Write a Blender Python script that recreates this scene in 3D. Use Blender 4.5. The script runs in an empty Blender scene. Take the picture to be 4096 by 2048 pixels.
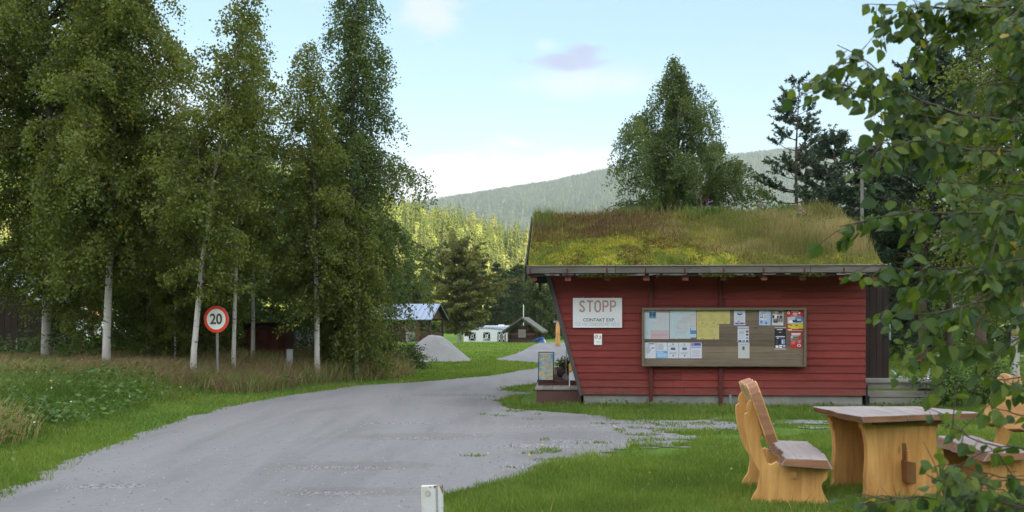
import bpy, math, random
import numpy as np
from mathutils import Matrix, Vector
R = math.radians
sc = bpy.context.scene
col = sc.collection

# ------------------------------------------------------------------ camera, sky, sun, exposure
F, HZ, EYE = 3800.0, 1285.0, 1.6          # focal length and horizon row in photo pixels, eye height
cam = bpy.data.cameras.new('camera'); camo = bpy.data.objects.new('camera', cam); col.objects.link(camo)
camo.location = (0, 0, EYE); camo.rotation_euler = (R(90), 0, 0)
cam.sensor_width = 36; cam.lens = 36 * F / 4096; cam.shift_y = (HZ - 1024) / 4096
cam.clip_start = 0.1; cam.clip_end = 12000
cam.dof.use_dof = True; cam.dof.focus_distance = 15.0; cam.dof.aperture_fstop = 6.0
sc.camera = camo

SUN_EL, SUN_X, SUN_Y = R(12), 0.36, -0.933
sun = bpy.data.lights.new('sun', 'SUN'); suno = bpy.data.objects.new('sun', sun); col.objects.link(suno)
sun.energy = 5.0; sun.angle = R(0.5); sun.color = (1.0, 0.84, 0.60)
sd = Vector((SUN_X * math.cos(SUN_EL), SUN_Y * math.cos(SUN_EL), math.sin(SUN_EL))).normalized()
suno.rotation_euler = sd.to_track_quat('Z', 'Y').to_euler()

sc.view_settings.view_transform = 'Standard'; sc.view_settings.look = 'None'
sc.view_settings.gamma = 1.0; sc.view_settings.exposure = 2.32
sc.render.engine = 'CYCLES'
cy = sc.cycles
cy.max_bounces = 6; cy.diffuse_bounces = 4; cy.glossy_bounces = 2; cy.transmission_bounces = 3; cy.volume_bounces = 0
cy.use_denoising = True; cy.sample_clamp_indirect = 4.0
cy.caustics_reflective = False; cy.caustics_refractive = False

class NT:
    """small helper over a node tree"""
    def __init__(s, tree): s.t = tree
    def n(s, kind, ins=None, **props):
        nd = s.t.nodes.new(kind)
        for k, v in props.items(): setattr(nd, k, v)
        for k, v in (ins or {}).items(): s.put(nd.inputs[k], v)
        return nd
    def put(s, sock, v):
        if isinstance(v, bpy.types.NodeSocket): s.t.links.new(v, sock)
        elif isinstance(v, (tuple, list)) and sock.type == 'RGBA' and len(v) == 3: sock.default_value = (*v, 1)
        else: sock.default_value = v
    def m(s, op, a, b=None, clamp=False):
        nd = s.t.nodes.new('ShaderNodeMath'); nd.operation = op; nd.use_clamp = clamp
        s.put(nd.inputs[0], a)
        if b is not None: s.put(nd.inputs[1], b)
        return nd.outputs[0]
    def mix(s, f, a, b, blend='MIX'):
        nd = s.t.nodes.new('ShaderNodeMix'); nd.data_type = 'RGBA'; nd.blend_type = blend
        s.put(nd.inputs[0], f); s.put(nd.inputs[6], a); s.put(nd.inputs[7], b)
        return nd.outputs[2]
    def step(s, v, lo, hi, smooth=True):
        nd = s.t.nodes.new('ShaderNodeMapRange')
        nd.interpolation_type = 'SMOOTHSTEP' if smooth else 'LINEAR'
        s.put(nd.inputs[0], v); nd.inputs[1].default_value = lo; nd.inputs[2].default_value = hi
        return nd.outputs[0]
    def noise(s, vec, scale, detail=3.0, rough=0.55, dist=0.0):
        nd = s.n('ShaderNodeTexNoise', {'Vector': vec, 'Scale': scale, 'Detail': detail, 'Roughness': rough, 'Distortion': dist})
        return nd.outputs[0]
    def ramp(s, f, stops):
        nd = s.t.nodes.new('ShaderNodeValToRGB'); e = nd.color_ramp.elements
        while len(e) < len(stops): e.new(0.5)
        for el, (p, c) in zip(e, stops): el.position = p; el.color = (*c, 1)
        s.put(nd.inputs[0], f); return nd.outputs[0]
    def scaled(s, vec, sc3):
        nd = s.t.nodes.new('ShaderNodeMapping'); s.put(nd.inputs[0], vec); nd.inputs[3].default_value = sc3
        return nd.outputs[0]

world = bpy.data.worlds.new('World'); sc.world = world; world.use_nodes = True
def build_sky():
    t = NT(world.node_tree); world.node_tree.nodes.clear()
    sky = t.n('ShaderNodeTexSky', sky_type='NISHITA', sun_disc=False, sun_elevation=SUN_EL,
              sun_rotation=math.atan2(SUN_X, SUN_Y), altitude=200, air_density=1.0, dust_density=0.6, ozone_density=1.3)
    tc = t.n('ShaderNodeTexCoord'); d = tc.outputs['Generated']
    sx = t.n('ShaderNodeSeparateXYZ', {0: d}); X, Y, Z = sx.outputs
    az = t.m('ARCTAN2', X, Y)
    el = t.m('ARCSINE', Z)
    av = t.n('ShaderNodeCombineXYZ', {0: az, 1: el, 2: 0.0}).outputs[0]
    n1 = t.noise(t.scaled(av, (9, 22, 1)), 1.0, 6, 0.6, 0.3)
    n2 = t.noise(t.scaled(av, (26, 60, 1)), 1.0, 6, 0.6, 0.3)
    def blob(cx, cy, rx, ry, amp, nz, soft=0.5):
        a = t.m('DIVIDE', t.m('SUBTRACT', az, cx), rx); b = t.m('DIVIDE', t.m('SUBTRACT', el, cy), ry)
        q = t.m('SQRT', t.m('ADD', t.m('MULTIPLY', a, a), t.m('MULTIPLY', b, b)))
        q = t.m('ADD', q, t.m('MULTIPLY', t.m('SUBTRACT', nz, 0.5), amp))
        return t.m('SUBTRACT', 1.0, t.step(q, 1.0 - soft, 1.0 + soft * 0.4))
    WHITE = 0.50
    c = t.mix(0.62, t.mix(1.0, sky.outputs[0], (SKY_G * 1.0, SKY_G * 1.0, SKY_G * 1.0), 'MULTIPLY'), (SKY_P[0], SKY_P[1], SKY_P[2]))
    c = t.mix(1.0, c, (.86, .79, .71), 'MULTIPLY')
    # paler towards the horizon, as the photograph's thin high cloud
    hz = t.m('SUBTRACT', 1.0, t.step(el, 0.02, 0.30))
    c = t.mix(t.m('MULTIPLY', hz, 0.45), c, (CL * 0.88, CL * 0.97, CL * 1.0))
    bank = blob(-0.03, 0.135, 0.17, 0.048, 2.0, n1, 0.55)
    c = t.mix(t.m('MULTIPLY', bank, 0.95), c, (CL * 1.12, CL * 1.09, CL * 1.06))
    bank2 = blob(-0.60, 0.20, 0.34, 0.10, 1.4, n1, 0.5)
    c = t.mix(t.m('MULTIPLY', bank2, 0.8), c, (CL * 1.05, CL * 1.04, CL * 1.02))
    streak = blob(-0.09, 0.117, 0.05, 0.010, 0.6, n1, 0.6)
    c = t.mix(t.m('MULTIPLY', streak, 0.5), c, (CL * 0.72, CL * 0.78, CL * 0.92))
    rose = blob(0.075, 0.246, 0.075, 0.018, 1.2, n2, 0.8)
    c = t.mix(t.m('MULTIPLY', rose, 0.45), c, (CL * 0.98, CL * 0.86, CL * 0.92))
    puff = blob(0.058, 0.266, 0.046, 0.0085, 2.0, n2, 0.6)
    puff2 = blob(0.076, 0.274, 0.020, 0.011, 2.0, n2, 0.6)
    pf = t.m('MAXIMUM', puff, puff2)
    c = t.mix(t.m('MULTIPLY', pf, 0.95), c, (CL * 0.50, CL * 0.54, CL * 0.76))
    hi = blob(0.036, 0.282, 0.012, 0.006, 1.0, n2, 0.8)
    c = t.mix(t.m('MULTIPLY', hi, 0.3), c, (CL * 1.0, CL * 0.97, CL * 0.97))
    pk = blob(-0.085, 0.315, 0.035, 0.028, 1.6, n2, 0.7)
    c = t.mix(t.m('MULTIPLY', pk, 0.5), c, (CL * 1.0, CL * 0.92, CL * 0.95))
    pk2 = blob(-0.24, 0.33, 0.10, 0.012, 1.6, n2, 0.7)
    c = t.mix(t.m('MULTIPLY', pk2, 0.4), c, (CL * 1.0, CL * 0.95, CL * 0.97))
    # bright cloud added out of view, overhead and behind the photographer, to lift skylight
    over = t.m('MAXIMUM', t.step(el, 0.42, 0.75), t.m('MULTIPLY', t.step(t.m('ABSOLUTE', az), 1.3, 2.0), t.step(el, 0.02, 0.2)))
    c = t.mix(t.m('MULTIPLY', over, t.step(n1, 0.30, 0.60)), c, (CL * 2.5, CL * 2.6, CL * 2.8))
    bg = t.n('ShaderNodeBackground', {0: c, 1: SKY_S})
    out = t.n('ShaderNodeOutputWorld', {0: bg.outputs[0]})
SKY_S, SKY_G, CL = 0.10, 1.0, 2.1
SKY_P = (0.58, 1.22, 1.95)
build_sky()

# ------------------------------------------------------------------ generic helpers
rs = np.random.default_rng(7)
def P(px, py, Y): return Vector(((px - 2048) / F * Y, Y, EYE - (py - HZ) / F * Y))
def smooth(a, b, x):
    t = np.clip((np.asarray(x, float) - a) / (b - a), 0, 1); return t * t * (3 - 2 * t)
def vnoise(x, y, seed=0):
    x = np.asarray(x, float); y = np.asarray(y, float)
    xi = np.floor(x).astype(np.int64); yi = np.floor(y).astype(np.int64); xf = x - xi; yf = y - yi
    def h(a, b):
        n = (a * 374761393 + b * 668265263 + seed * 1442695041) & 0x7fffffff
        n = ((n ^ (n >> 13)) * 1274126177) & 0x7fffffff
        return ((n ^ (n >> 16)) & 0xffff) / 65535.0
    u = xf * xf * (3 - 2 * xf); v = yf * yf * (3 - 2 * yf)
    return (h(xi, yi) * (1 - u) + h(xi + 1, yi) * u) * (1 - v) + (h(xi, yi + 1) * (1 - u) + h(xi + 1, yi + 1) * u) * v
def fbm(x, y, seed=0, o=4):
    s = 0; a = 0.5; n = 0
    for k in range(o):
        s = s + a * vnoise(x * 2 ** k, y * 2 ** k, seed + k * 17); n += a; a *= 0.5
    return s / n

def tag(o, label=None, cat=None, group=None, kind=None):
    if label: o['label'] = label
    if cat: o['category'] = cat
    if group: o['group'] = group
    if kind: o['kind'] = kind
    return o
def thing(name, label, cat, loc=(0, 0, 0), rz=0.0, group=None):
    o = bpy.data.objects.new(name, None); col.objects.link(o); o.empty_display_size = 0.2
    o.location = loc; o.rotation_euler = (0, 0, rz)
    return tag(o, label, cat, group)
def link(name, me, parent=None):
    o = bpy.data.objects.new(name, me); col.objects.link(o)
    if parent is not None: o.parent = parent
    return o
def dup(root, loc, rz=0.0, scale=1.0, label=None, group=None):
    r = root.copy(); col.objects.link(r); r.location = loc; r.rotation_euler = (0, 0, rz)
    r.scale = (scale,) * 3 if not isinstance(scale, tuple) else scale
    if label: r['label'] = label
    if group: r['group'] = group
    for ch in list(root.children):
        c = ch.copy(); col.objects.link(c); c.parent = r
        for g in ch.children:
            d = g.copy(); col.objects.link(d); d.parent = c
    return r

def mesh_np(name, V, Fc, mats, tint=None, mi=None, parent=None, smooth_=False):
    """V (n,3); Fc (m,k) faces of equal size"""
    me = bpy.data.meshes.new(name); V = np.asarray(V, np.float32); Fc = np.asarray(Fc, np.int32); m, k = Fc.shape
    me.vertices.add(len(V)); me.vertices.foreach_set('co', V.ravel())
    me.loops.add(m * k); me.loops.foreach_set('vertex_index', Fc.ravel())
    me.polygons.add(m); me.polygons.foreach_set('loop_start', np.arange(m, dtype=np.int32) * k)
    if smooth_: me.polygons.foreach_set('use_smooth', np.ones(m, bool))
    for q in (mats if isinstance(mats, (list, tuple)) else [mats]): me.materials.append(q)
    if mi is not None: me.polygons.foreach_set('material_index', np.asarray(mi, np.int32))
    if tint is not None:
        at = me.attributes.new('tint', 'FLOAT', 'FACE'); at.data.foreach_set('value', np.asarray(tint, np.float32))
    me.update(calc_edges=True); me.validate()
    return link(name, me, parent)

class MB:
    """collects shapes and links them as ONE mesh object"""
    def __init__(s): s.V = []; s.Fc = []; s.mi = []; s.ti = []; s.sm = []; s.T = Matrix.Identity(4); s.m = 0; s.t = 0.5; s.s = False
    def add(s, vs, fs):
        b = len(s.V)
        for v in vs: s.V.append(tuple(s.T @ Vector(v)))
        for f in fs:
            s.Fc.append([b + i for i in f]); s.mi.append(s.m); s.ti.append(s.t); s.sm.append(s.s)
        return s
    def box(s, x0, x1, y0, y1, z0, z1):
        return s.add([(x0, y0, z0), (x1, y0, z0), (x1, y1, z0), (x0, y1, z0), (x0, y0, z1), (x1, y0, z1), (x1, y1, z1), (x0, y1, z1)],
                     [(3, 2, 1, 0), (4, 5, 6, 7), (0, 1, 5, 4), (1, 2, 6, 5), (2, 3, 7, 6), (3, 0, 4, 7)])
    def hexa(s, p):  # eight corners, order as box
        return s.add(p, [(3, 2, 1, 0), (4, 5, 6, 7), (0, 1, 5, 4), (1, 2, 6, 5), (2, 3, 7, 6), (3, 0, 4, 7)])
    def tube(s, pts, rad, n=6, cap=True):
        pts = [Vector(p) for p in pts]; vs = []; fs = []; up = Vector((0.31, 0.17, 0.93))
        for i, p in enumerate(pts):
            d = (pts[min(i + 1, len(pts) - 1)] - pts[max(i - 1, 0)]).normalized()
            a = d.cross(up)
            if a.length < 1e-3: a = d.cross(Vector((1, 0, 0)))
            a.normalize(); b = d.cross(a); r = rad[i] if hasattr(rad, '__len__') else rad
            for k in range(n):
                an = 2 * math.pi * k / n; vs.append(p + (a * math.cos(an) + b * math.sin(an)) * r)
        for i in range(len(pts) - 1):
            for k in range(n):
                fs.append((i * n + k, i * n + (k + 1) % n, (i + 1) * n + (k + 1) % n, (i + 1) * n + k))
        if cap: fs.append(tuple(range(n - 1, -1, -1))); fs.append(tuple((len(pts) - 1) * n + k for k in range(n)))
        return s.add(vs, fs)
    def prism(s, out, a, b, plane='xz'):
        """outline (list of 2-D points) extruded between a and b along the plane's normal"""
        def w(u, v, d): return {'xz': (u, d, v), 'xy': (u, v, d), 'yz': (d, u, v)}[plane]
        n = len(out)
        vs = [w(u, v, a) for u, v in out] + [w(u, v, b) for u, v in out]
        fs = [tuple(range(n)), tuple(range(2 * n - 1, n - 1, -1))] + [(i, n + i, n + (i + 1) % n, (i + 1) % n) for i in range(n)]
        return s.add(vs, fs)
    def lathe(s, prof, n=16, c=(0, 0, 0)):
        vs = []; fs = []
        for r, z in prof:
            for k in range(n):
                a = 2 * math.pi * k / n; vs.append((c[0] + r * math.cos(a), c[1] + r * math.sin(a), c[2] + z))
        for i in range(len(prof) - 1):
            for k in range(n): fs.append((i * n + k, i * n + (k + 1) % n, (i + 1) * n + (k + 1) % n, (i + 1) * n + k))
        fs.append(tuple(range(n - 1, -1, -1))); fs.append(tuple((len(prof) - 1) * n + k for k in range(n)))
        return s.add(vs, fs)
    def build(s, name, mats, parent=None, bevel=0.0, seg=2):
        me = bpy.data.meshes.new(name); me.from_pydata(s.V, [], s.Fc)
        for q in (mats if isinstance(mats, (list, tuple)) else [mats]): me.materials.append(q)
        me.polygons.foreach_set('material_index', s.mi); me.polygons.foreach_set('use_smooth', s.sm)
        at = me.attributes.new('tint', 'FLOAT', 'FACE'); at.data.foreach_set('value', s.ti)
        me.update(); o = link(name, me, parent)
        import bmesh
        bm = bmesh.new(); bm.from_mesh(me); bmesh.ops.recalc_face_normals(bm, faces=bm.faces)
        if bevel: bmesh.ops.bevel(bm, geom=list(bm.edges), offset=bevel, segments=seg, affect='EDGES', profile=0.5, clamp_overlap=True)
        bm.to_mesh(me); bm.free()
        return o

def text_shape(txt, size, bold=0.0):
    cu = bpy.data.curves.new('lettering', 'FONT'); cu.body = txt; cu.size = size; cu.offset = bold; cu.align_x = 'CENTER'; cu.align_y = 'CENTER'
    o = bpy.data.objects.new('lettering', cu); me = bpy.data.meshes.new_from_object(o)
    vs = [(v.co.x, v.co.y) for v in me.vertices]; fs = [tuple(p.vertices) for p in me.polygons]
    bpy.data.objects.remove(o); bpy.data.curves.remove(cu); bpy.data.meshes.remove(me)
    return vs, fs
def put_text(mb, txt, size, x, z, y, bold=0.0, sx=1.0):
    vs, fs = text_shape(txt, size, bold)
    mb.add([(x + u * sx, y, z + v) for u, v in vs], fs)

# ------------------------------------------------------------------ materials
def new_mat(name):
    m = bpy.data.materials.new(name); m.use_nodes = True; t = NT(m.node_tree); b = m.node_tree.nodes['Principled BSDF']
    return m, t, b
def obj_co(t): return t.n('ShaderNodeTexCoord').outputs['Object']
def tint(t): return t.n('ShaderNodeAttribute', attribute_name='tint').outputs['Fac']
def bump(t, b, h, strength=0.4, dist=0.01):
    nd = t.n('ShaderNodeBump', {'Height': h, 'Strength': strength, 'Distance': dist}); t.put(b.inputs['Normal'], nd.outputs[0])
def plain(name, c, rough=0.6, var=0.25, scale=6.0, metal=0.0, spec=0.4, bmp=0.0, bscale=40.0):
    m, t, b = new_mat(name); o = obj_co(t)
    n = t.noise(o, scale, 5, 0.6)
    t.put(b.inputs['Base Color'], t.mix(n, tuple(x * (1 - var) for x in c), tuple(min(1, x * (1 + var)) for x in c)))
    b.inputs['Roughness'].default_value = rough; b.inputs['Metallic'].default_value = metal; b.inputs['Specular IOR Level'].default_value = spec
    if bmp: bump(t, b, t.noise(o, bscale, 4), bmp, 0.01)
    return m
def wood(name, c1, c2, axis='x', scale=3.0, stretch=14.0, rough=0.65, spec=0.3, tvar=0.35, knots=True, grey=None):
    m, t, b = new_mat(name); o = obj_co(t)
    k = {'x': (scale, scale * stretch, scale * stretch), 'y': (scale * stretch, scale, scale * stretch), 'z': (scale * stretch, scale * stretch, scale)}[axis]
    v = t.scaled(o, k); g = t.noise(v, 1.0, 5, 0.65, 0.6); big = t.noise(o, scale * 1.3, 3)
    f = t.m('ADD', t.m('MULTIPLY', t.m('SUBTRACT', g, 0.5), 1.8), t.m('ADD', big, 0.0), True)
    c = t.mix(f, c1, c2)
    if tvar:
        tv = t.m('ADD', 1.0 - tvar, t.m('MULTIPLY', tint(t), 2 * tvar))
        c = t.mix(1.0, c, t.n('ShaderNodeCombineColor', {0: tv, 1: tv, 2: tv}).outputs[0], 'MULTIPLY')
    if knots:
        w = t.n('ShaderNodeTexVoronoi', {'Vector': t.scaled(o, {'x': (2.2, 6.5, 6.5), 'y': (6.5, 2.2, 6.5), 'z': (6.5, 6.5, 2.2)}[axis]), 'Scale': 1.0})
        kn = t.m('SUBTRACT', 1.0, t.step(w.outputs['Distance'], 0.05, 0.13))
        c = t.mix(t.m('MULTIPLY', kn, 0.55), c, tuple(x * 0.35 for x in c1))
    t.put(b.inputs['Base Color'], c); b.inputs['Roughness'].default_value = rough; b.inputs['Specular IOR Level'].default_value = spec
    bump(t, b, g, 0.25, 0.004)
    return m
def foliage(name, stops, transl=0.42, rough=0.45, spec=0.35, tr_col=None):
    """leaf material: colour by each leaf's own tint"""
    m, t, b = new_mat(name); tn = tint(t)
    c = t.ramp(tn, stops)
    t.put(b.inputs['Base Color'], c); b.inputs['Roughness'].default_value = rough; b.inputs['Specular IOR Level'].default_value = spec
    tr = t.n('ShaderNodeBsdfTranslucent'); t.put(tr.inputs[0], t.mix(1.0, c, tr_col or (1.5, 1.5, 0.7), 'MULTIPLY'))
    mx = t.n('ShaderNodeMixShader', {0: transl}); t.t.links.new(b.outputs[0], mx.inputs[1]); t.t.links.new(tr.outputs[0], mx.inputs[2])
    out = m.node_tree.nodes['Material Output']; t.t.links.new(mx.outputs[0], out.inputs[0])
    return m
def ramp3(a, b, c, y=None, yp=0.975):
    s = [(0.0, a), (0.5, b), (0.9 if y else 1.0, c)]
    if y: s += [(yp - 0.01, c), (yp, y)]
    return s

M = {}
M['leaf_birch'] = foliage('birch_leaf', ramp3((.092, .118, .024), (.142, .172, .031), (.215, .232, .050), (.42, .28, .03)))
M['leaf_birch_dark'] = foliage('dark_birch_leaf', ramp3((.072, .106, .036), (.108, .152, .044), (.165, .206, .062)))
M['leaf_brown'] = foliage('bronze_birch_leaf', ramp3((.105, .106, .030), (.152, .150, .038), (.21, .198, .050), (.40, .24, .03), .985))
M['leaf_far'] = foliage('far_leaf', ramp3((.060, .085, .022), (.095, .125, .028), (.155, .175, .038)))
M['leaf_near'] = foliage('near_birch_leaf', ramp3((.045, .085, .030), (.080, .130, .024), (.150, .190, .028), (.38, .28, .03), .97), transl=0.42, rough=0.5, spec=0.28)
M['needle_pine'] = foliage('pine_needle', ramp3((.045, .072, .040), (.068, .104, .054), (.105, .140, .070)), transl=0.12)
M['needle_spruce'] = foliage('spruce_needle', ramp3((.042, .066, .026), (.066, .095, .032), (.11, .135, .045)), transl=0.12)
M['shrub'] = foliage('shrub_leaf', ramp3((.045, .078, .018), (.075, .120, .025), (.125, .170, .038)))
M['grass'] = foliage('lawn_grass', ramp3((.092, .148, .026), (.145, .218, .034), (.225, .275, .056), (.40, .33, .14), .975), transl=0.3, rough=0.55, spec=0.2)
M['grass_tall'] = foliage('seeding_grass', ramp3((.27, .175, .115), (.38, .265, .155), (.46, .37, .19), (.14, .20, .05), .90), transl=0.25, rough=0.7, spec=0.1)
M['grass_wild'] = foliage('wild_grass', ramp3((.075, .135, .028), (.115, .18, .036), (.22, .225, .065)), transl=0.3, rough=0.6, spec=0.2)
M['weed'] = foliage('weed_leaf', ramp3((.060, .12, .024), (.095, .17, .034), (.16, .225, .045)), transl=0.3)
M['heather'] = foliage('heather', ramp3((.115, .070, .045), (.175, .112, .062), (.21, .17, .070)), transl=0.15, rough=0.8, spec=0.05)
M['roof_grass'] = foliage('roof_grass', ramp3((.13, .145, .040), (.22, .195, .072), (.42, .33, .17)), transl=0.25, rough=0.7, spec=0.1)
M['flower'] = foliage('flower', [(0, (.75, .42, .02)), (.33, (.75, .75, .70)), (.6, (.36, .13, .42)), (.9, (.6, .03, .03))], transl=0.2)

def bark_birch():
    m, t, b = new_mat('birch_bark'); o = obj_co(t)
    band = t.noise(t.scaled(o, (2.4, 2.4, 10)), 1.0, 4, 0.6, 0.9); low = t.noise(o, 3.0, 4)
    dark = t.step(band, 0.57, 0.65)
    c = t.mix(low, (.46, .42, .38), (.68, .64, .59)); c = t.mix(dark, c, (.05, .045, .04))
    z = t.n('ShaderNodeSeparateXYZ', {0: o}).outputs[2]
    brown = t.step(t.m('ADD', z, t.m('MULTIPLY', low, 3.0)), 3.6, 6.5)
    c = t.mix(t.m('MULTIPLY', brown, 0.75), c, (.20, .13, .09))
    t.put(b.inputs['Base Color'], c); b.inputs['Roughness'].default_value = 0.7
    bump(t, b, band, 0.5, 0.02); return m
M['bark'] = bark_birch()
M['twig'] = plain('twig_bark', (.085, .060, .045), 0.8, 0.4, 8)
M['bark_pine'] = plain('pine_bark', (.11, .075, .052), 0.9, 0.5, 5, bmp=0.8, bscale=14)
# ------------------------------------------------------------------ ground, road, paths
LEFT = np.array([(-4.2, -6), (-4.3, 0), (-4.55, 6), (-4.75, 8.75), (-5.15, 11.9), (-5.3, 14.3), (-5.3, 17.5), (-4.9, 19.9), (-3.8, 23.3),
                 (-2.0, 25.5), (-.56, 27.9), (.92, 32.7), (2.6, 35.2), (6, 36.5)])
RIGHT = np.array([(6, 31.5), (4.6, 29), (2.6, 26.5), (.9, 24.6), (-.1, 23.0), (-.35, 21.9), (.25, 21.3), (.45, 20.7), (-.05, 20.2), (-.3, 19.0), (-.2, 17.8), (.15, 17.05),
                  (1.1, 16.3), (2.2, 15.7), (3.6, 15.35), (5.3, 15.15), (5.6, 14.7), (4.0, 14.4), (2.9, 13.5), (2.0, 12.6), (1.1, 11.7), (.5, 10.9), (.0, 9.7), (-.58, 8.8), (-.6, 8), (-.3, 4), (-.2, -6)])
ROAD = np.vstack([LEFT, RIGHT])
PATH = np.array([(7, 34.5), (3, 35.0), (1.03, 36.4), (-.3, 38.3), (-.72, 39.8), (-.25, 42.6), (.35, 48), (.85, 55), (1.5, 64), (2.15, 71), (3.2, 82), (4.6, 92), (9, 92), (5.6, 68), (4.2, 52), (4.5, 44), (7, 38)])
TRACK = np.array([(4, 41.2), (14, 42.0), (22, 42.6), (34, 43.2), (60, 46), (60, 48), (34, 45.0), (22, 44.2), (14, 43.4), (4, 42.6)])
def sdf(poly, x, y):
    """signed distance, positive inside"""
    x = np.asarray(x, float); y = np.asarray(y, float); best = np.full(x.shape, 1e9); ins = np.zeros(x.shape, bool)
    n = len(poly)
    for i in range(n):
        ax, ay = poly[i]; bx, by = poly[(i + 1) % n]; dx, dy = bx - ax, by - ay
        t = np.clip(((x - ax) * dx + (y - ay) * dy) / (dx * dx + dy * dy), 0, 1)
        best = np.minimum(best, (x - ax - t * dx) ** 2 + (y - ay - t * dy) ** 2)
        with np.errstate(divide='ignore', invalid='ignore'):
            c = ((ay > y) != (by > y)) & (x < (bx - ax) * (y - ay) / (by - ay if by != ay else 1e-9) + ax)
        ins ^= c
    return np.where(ins, 1, -1) * np.sqrt(best)
def edge_amp(x, y):
    return .12 + .95 * smooth(.0, 2.2, x) * smooth(10.0, 11.5, y) * (1 - smooth(15.2, 16.6, y))
def road_mask(x, y):
    a = edge_amp(x, y) * 1.0
    n = (fbm(x * 1.1, y * 2.0, 3, 3) - .5) * 2.2 + (fbm(x * 4.5, y * 8.0, 9, 3) - .5) * 1.4
    return sdf(ROAD, x, y) + a * n
def path_mask(x, y): return np.maximum(sdf(PATH, x, y), sdf(TRACK, x, y)) + .12 * (fbm(x * 2, y * 2, 5, 3) - .5) * 2
def left_out(x, y):
    """how far left of the road's left edge"""
    ex = np.interp(y, LEFT[:12, 1], LEFT[:12, 0]); near = ex - x
    return np.where(y < 22, near, np.minimum(near, np.maximum(0, -sdf(ROAD, x, y))))
def bank(x, y):
    """the raised grassy bank with the birches: it ends where the lawn with the stone heap begins"""
    q = x / np.maximum(y, 1.0); return 1 - smooth(-.135, -.095, q) * smooth(20, 25, y)
def zf(x, y):
    x = np.asarray(x, float); y = np.asarray(y, float)
    w = np.maximum(0, left_out(x, y)) * (x < 3) * bank(x, y)
    raise_ = .34 * smooth(.5, 4.0, w) * (1 - smooth(30, 44, y)) * smooth(3, 8, y)
    fall = -.75 * smooth(66, 106, y) * (1 - smooth(-14, -40, x) * 0)
    off = smooth(.4, 2.0, np.maximum(w, 0))
    return raise_ + fall + .10 * off * (fbm(x * .35, y * .35, 2, 3) - .5)
def zg(x, y): return float(zf(np.array([x]), np.array([y]))[0])

def soil_mat():
    m, t, b = new_mat('lawn_ground'); o = obj_co(t)
    n1 = t.noise(o, .35, 4, .6); n2 = t.noise(o, 2.5, 5, .65); n3 = t.noise(o, 30, 3, .6)
    c = t.ramp(t.m('ADD', t.m('MULTIPLY', n2, .6), t.m('MULTIPLY', n3, .4)), [(.3, (.050, .095, .016)), (.5, (.090, .155, .022)), (.72, (.15, .20, .038))])
    c = t.mix(t.m('MULTIPLY', t.step(n1, .50, .68), .55), c, (.15, .165, .030))
    far = t.step(t.n('ShaderNodeSeparateXYZ', {0: o}).outputs[1], 22, 34)
    stripes = t.noise(t.scaled(o, (.05, .9, 1)), 1.0, 4, .6)
    c = t.mix(far, c, t.mix(stripes, (.090, .175, .020), (.145, .245, .032)))
    t.put(b.inputs['Base Color'], c); b.inputs['Roughness'].default_value = .9; b.inputs['Specular IOR Level'].default_value = .1
    bump(t, b, n3, .8, .03); return m
def gravel_mat(name, base):
    m, t, b = new_mat(name); o = obj_co(t)
    fine = t.noise(o, 160, 3, .7); mid = t.noise(o, 9, 5, .6); big = t.noise(t.scaled(o, (.55, .16, 1)), 1.0, 4, .6, .8)
    wheel = t.noise(t.scaled(o, (1.6, .12, 1)), 1.0, 4, .6, .5)
    v = t.n('ShaderNodeTexVoronoi', {'Vector': o, 'Scale': 42.0}); stone = t.m('MULTIPLY', v.outputs['Color'] if False else t.n('ShaderNodeSeparateColor', {0: v.outputs['Color']}).outputs[0], 1.0)
    c = t.mix(t.step(big, .3, .7), tuple(x * .80 for x in base), tuple(x * 1.12 for x in base))
    c = t.mix(t.m('MULTIPLY', t.step(wheel, .42, .62), .60), c, tuple(x * 1.16 for x in base))
    c = t.mix(t.m('MULTIPLY', t.step(mid, .45, .75), .34), c, tuple(x * .70 for x in base))
    c = t.mix(t.m('MULTIPLY', t.step(fine, .35, .7), .34), c, tuple(x * 1.35 for x in base))
    loose = t.n('ShaderNodeAttribute', attribute_name='loose').outputs['Fac']
    pebble = t.ramp(stone, [(0, tuple(x * .55 for x in base)), (.5, tuple(x * 1.25 for x in base)), (1, tuple(min(1, x * 2.0) for x in base))])
    lf = t.step(t.m('ADD', loose, t.m('MULTIPLY', t.m('SUBTRACT', mid, .5), .9)), .40, .70)
    c = t.mix(t.m('MULTIPLY', lf, .85), c, pebble)
    damp = t.n('ShaderNodeAttribute', attribute_name='damp').outputs['Fac']
    df = t.step(t.m('ADD', damp, t.m('MULTIPLY', t.m('SUBTRACT', mid, .5), .7)), .35, .75)
    c = t.mix(t.m('MULTIPLY', df, .26), c, tuple(x * f for x, f in zip(base, (.52, .50, .46))))
    t.put(b.inputs['Base Color'], c); b.inputs['Roughness'].default_value = .92; b.inputs['Specular IOR Level'].default_value = .25
    h = t.m('ADD', t.m('MULTIPLY', fine, .35), t.m('ADD', t.m('MULTIPLY', mid, .8), t.m('MULTIPLY', t.m('MULTIPLY', v.outputs['Distance'], lf), 2.0)))
    bump(t, b, h, .55, .02); return m
M['soil'] = soil_mat(); M['road'] = gravel_mat('packed_gravel', (.194, .184, .181)); M['path'] = gravel_mat('path_gravel', (.195, .185, .185))
M['heap'] = plain('crushed_stone', (.30, .29, .285), .95, .35, 26, bmp=1.0, bscale=60)

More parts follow.
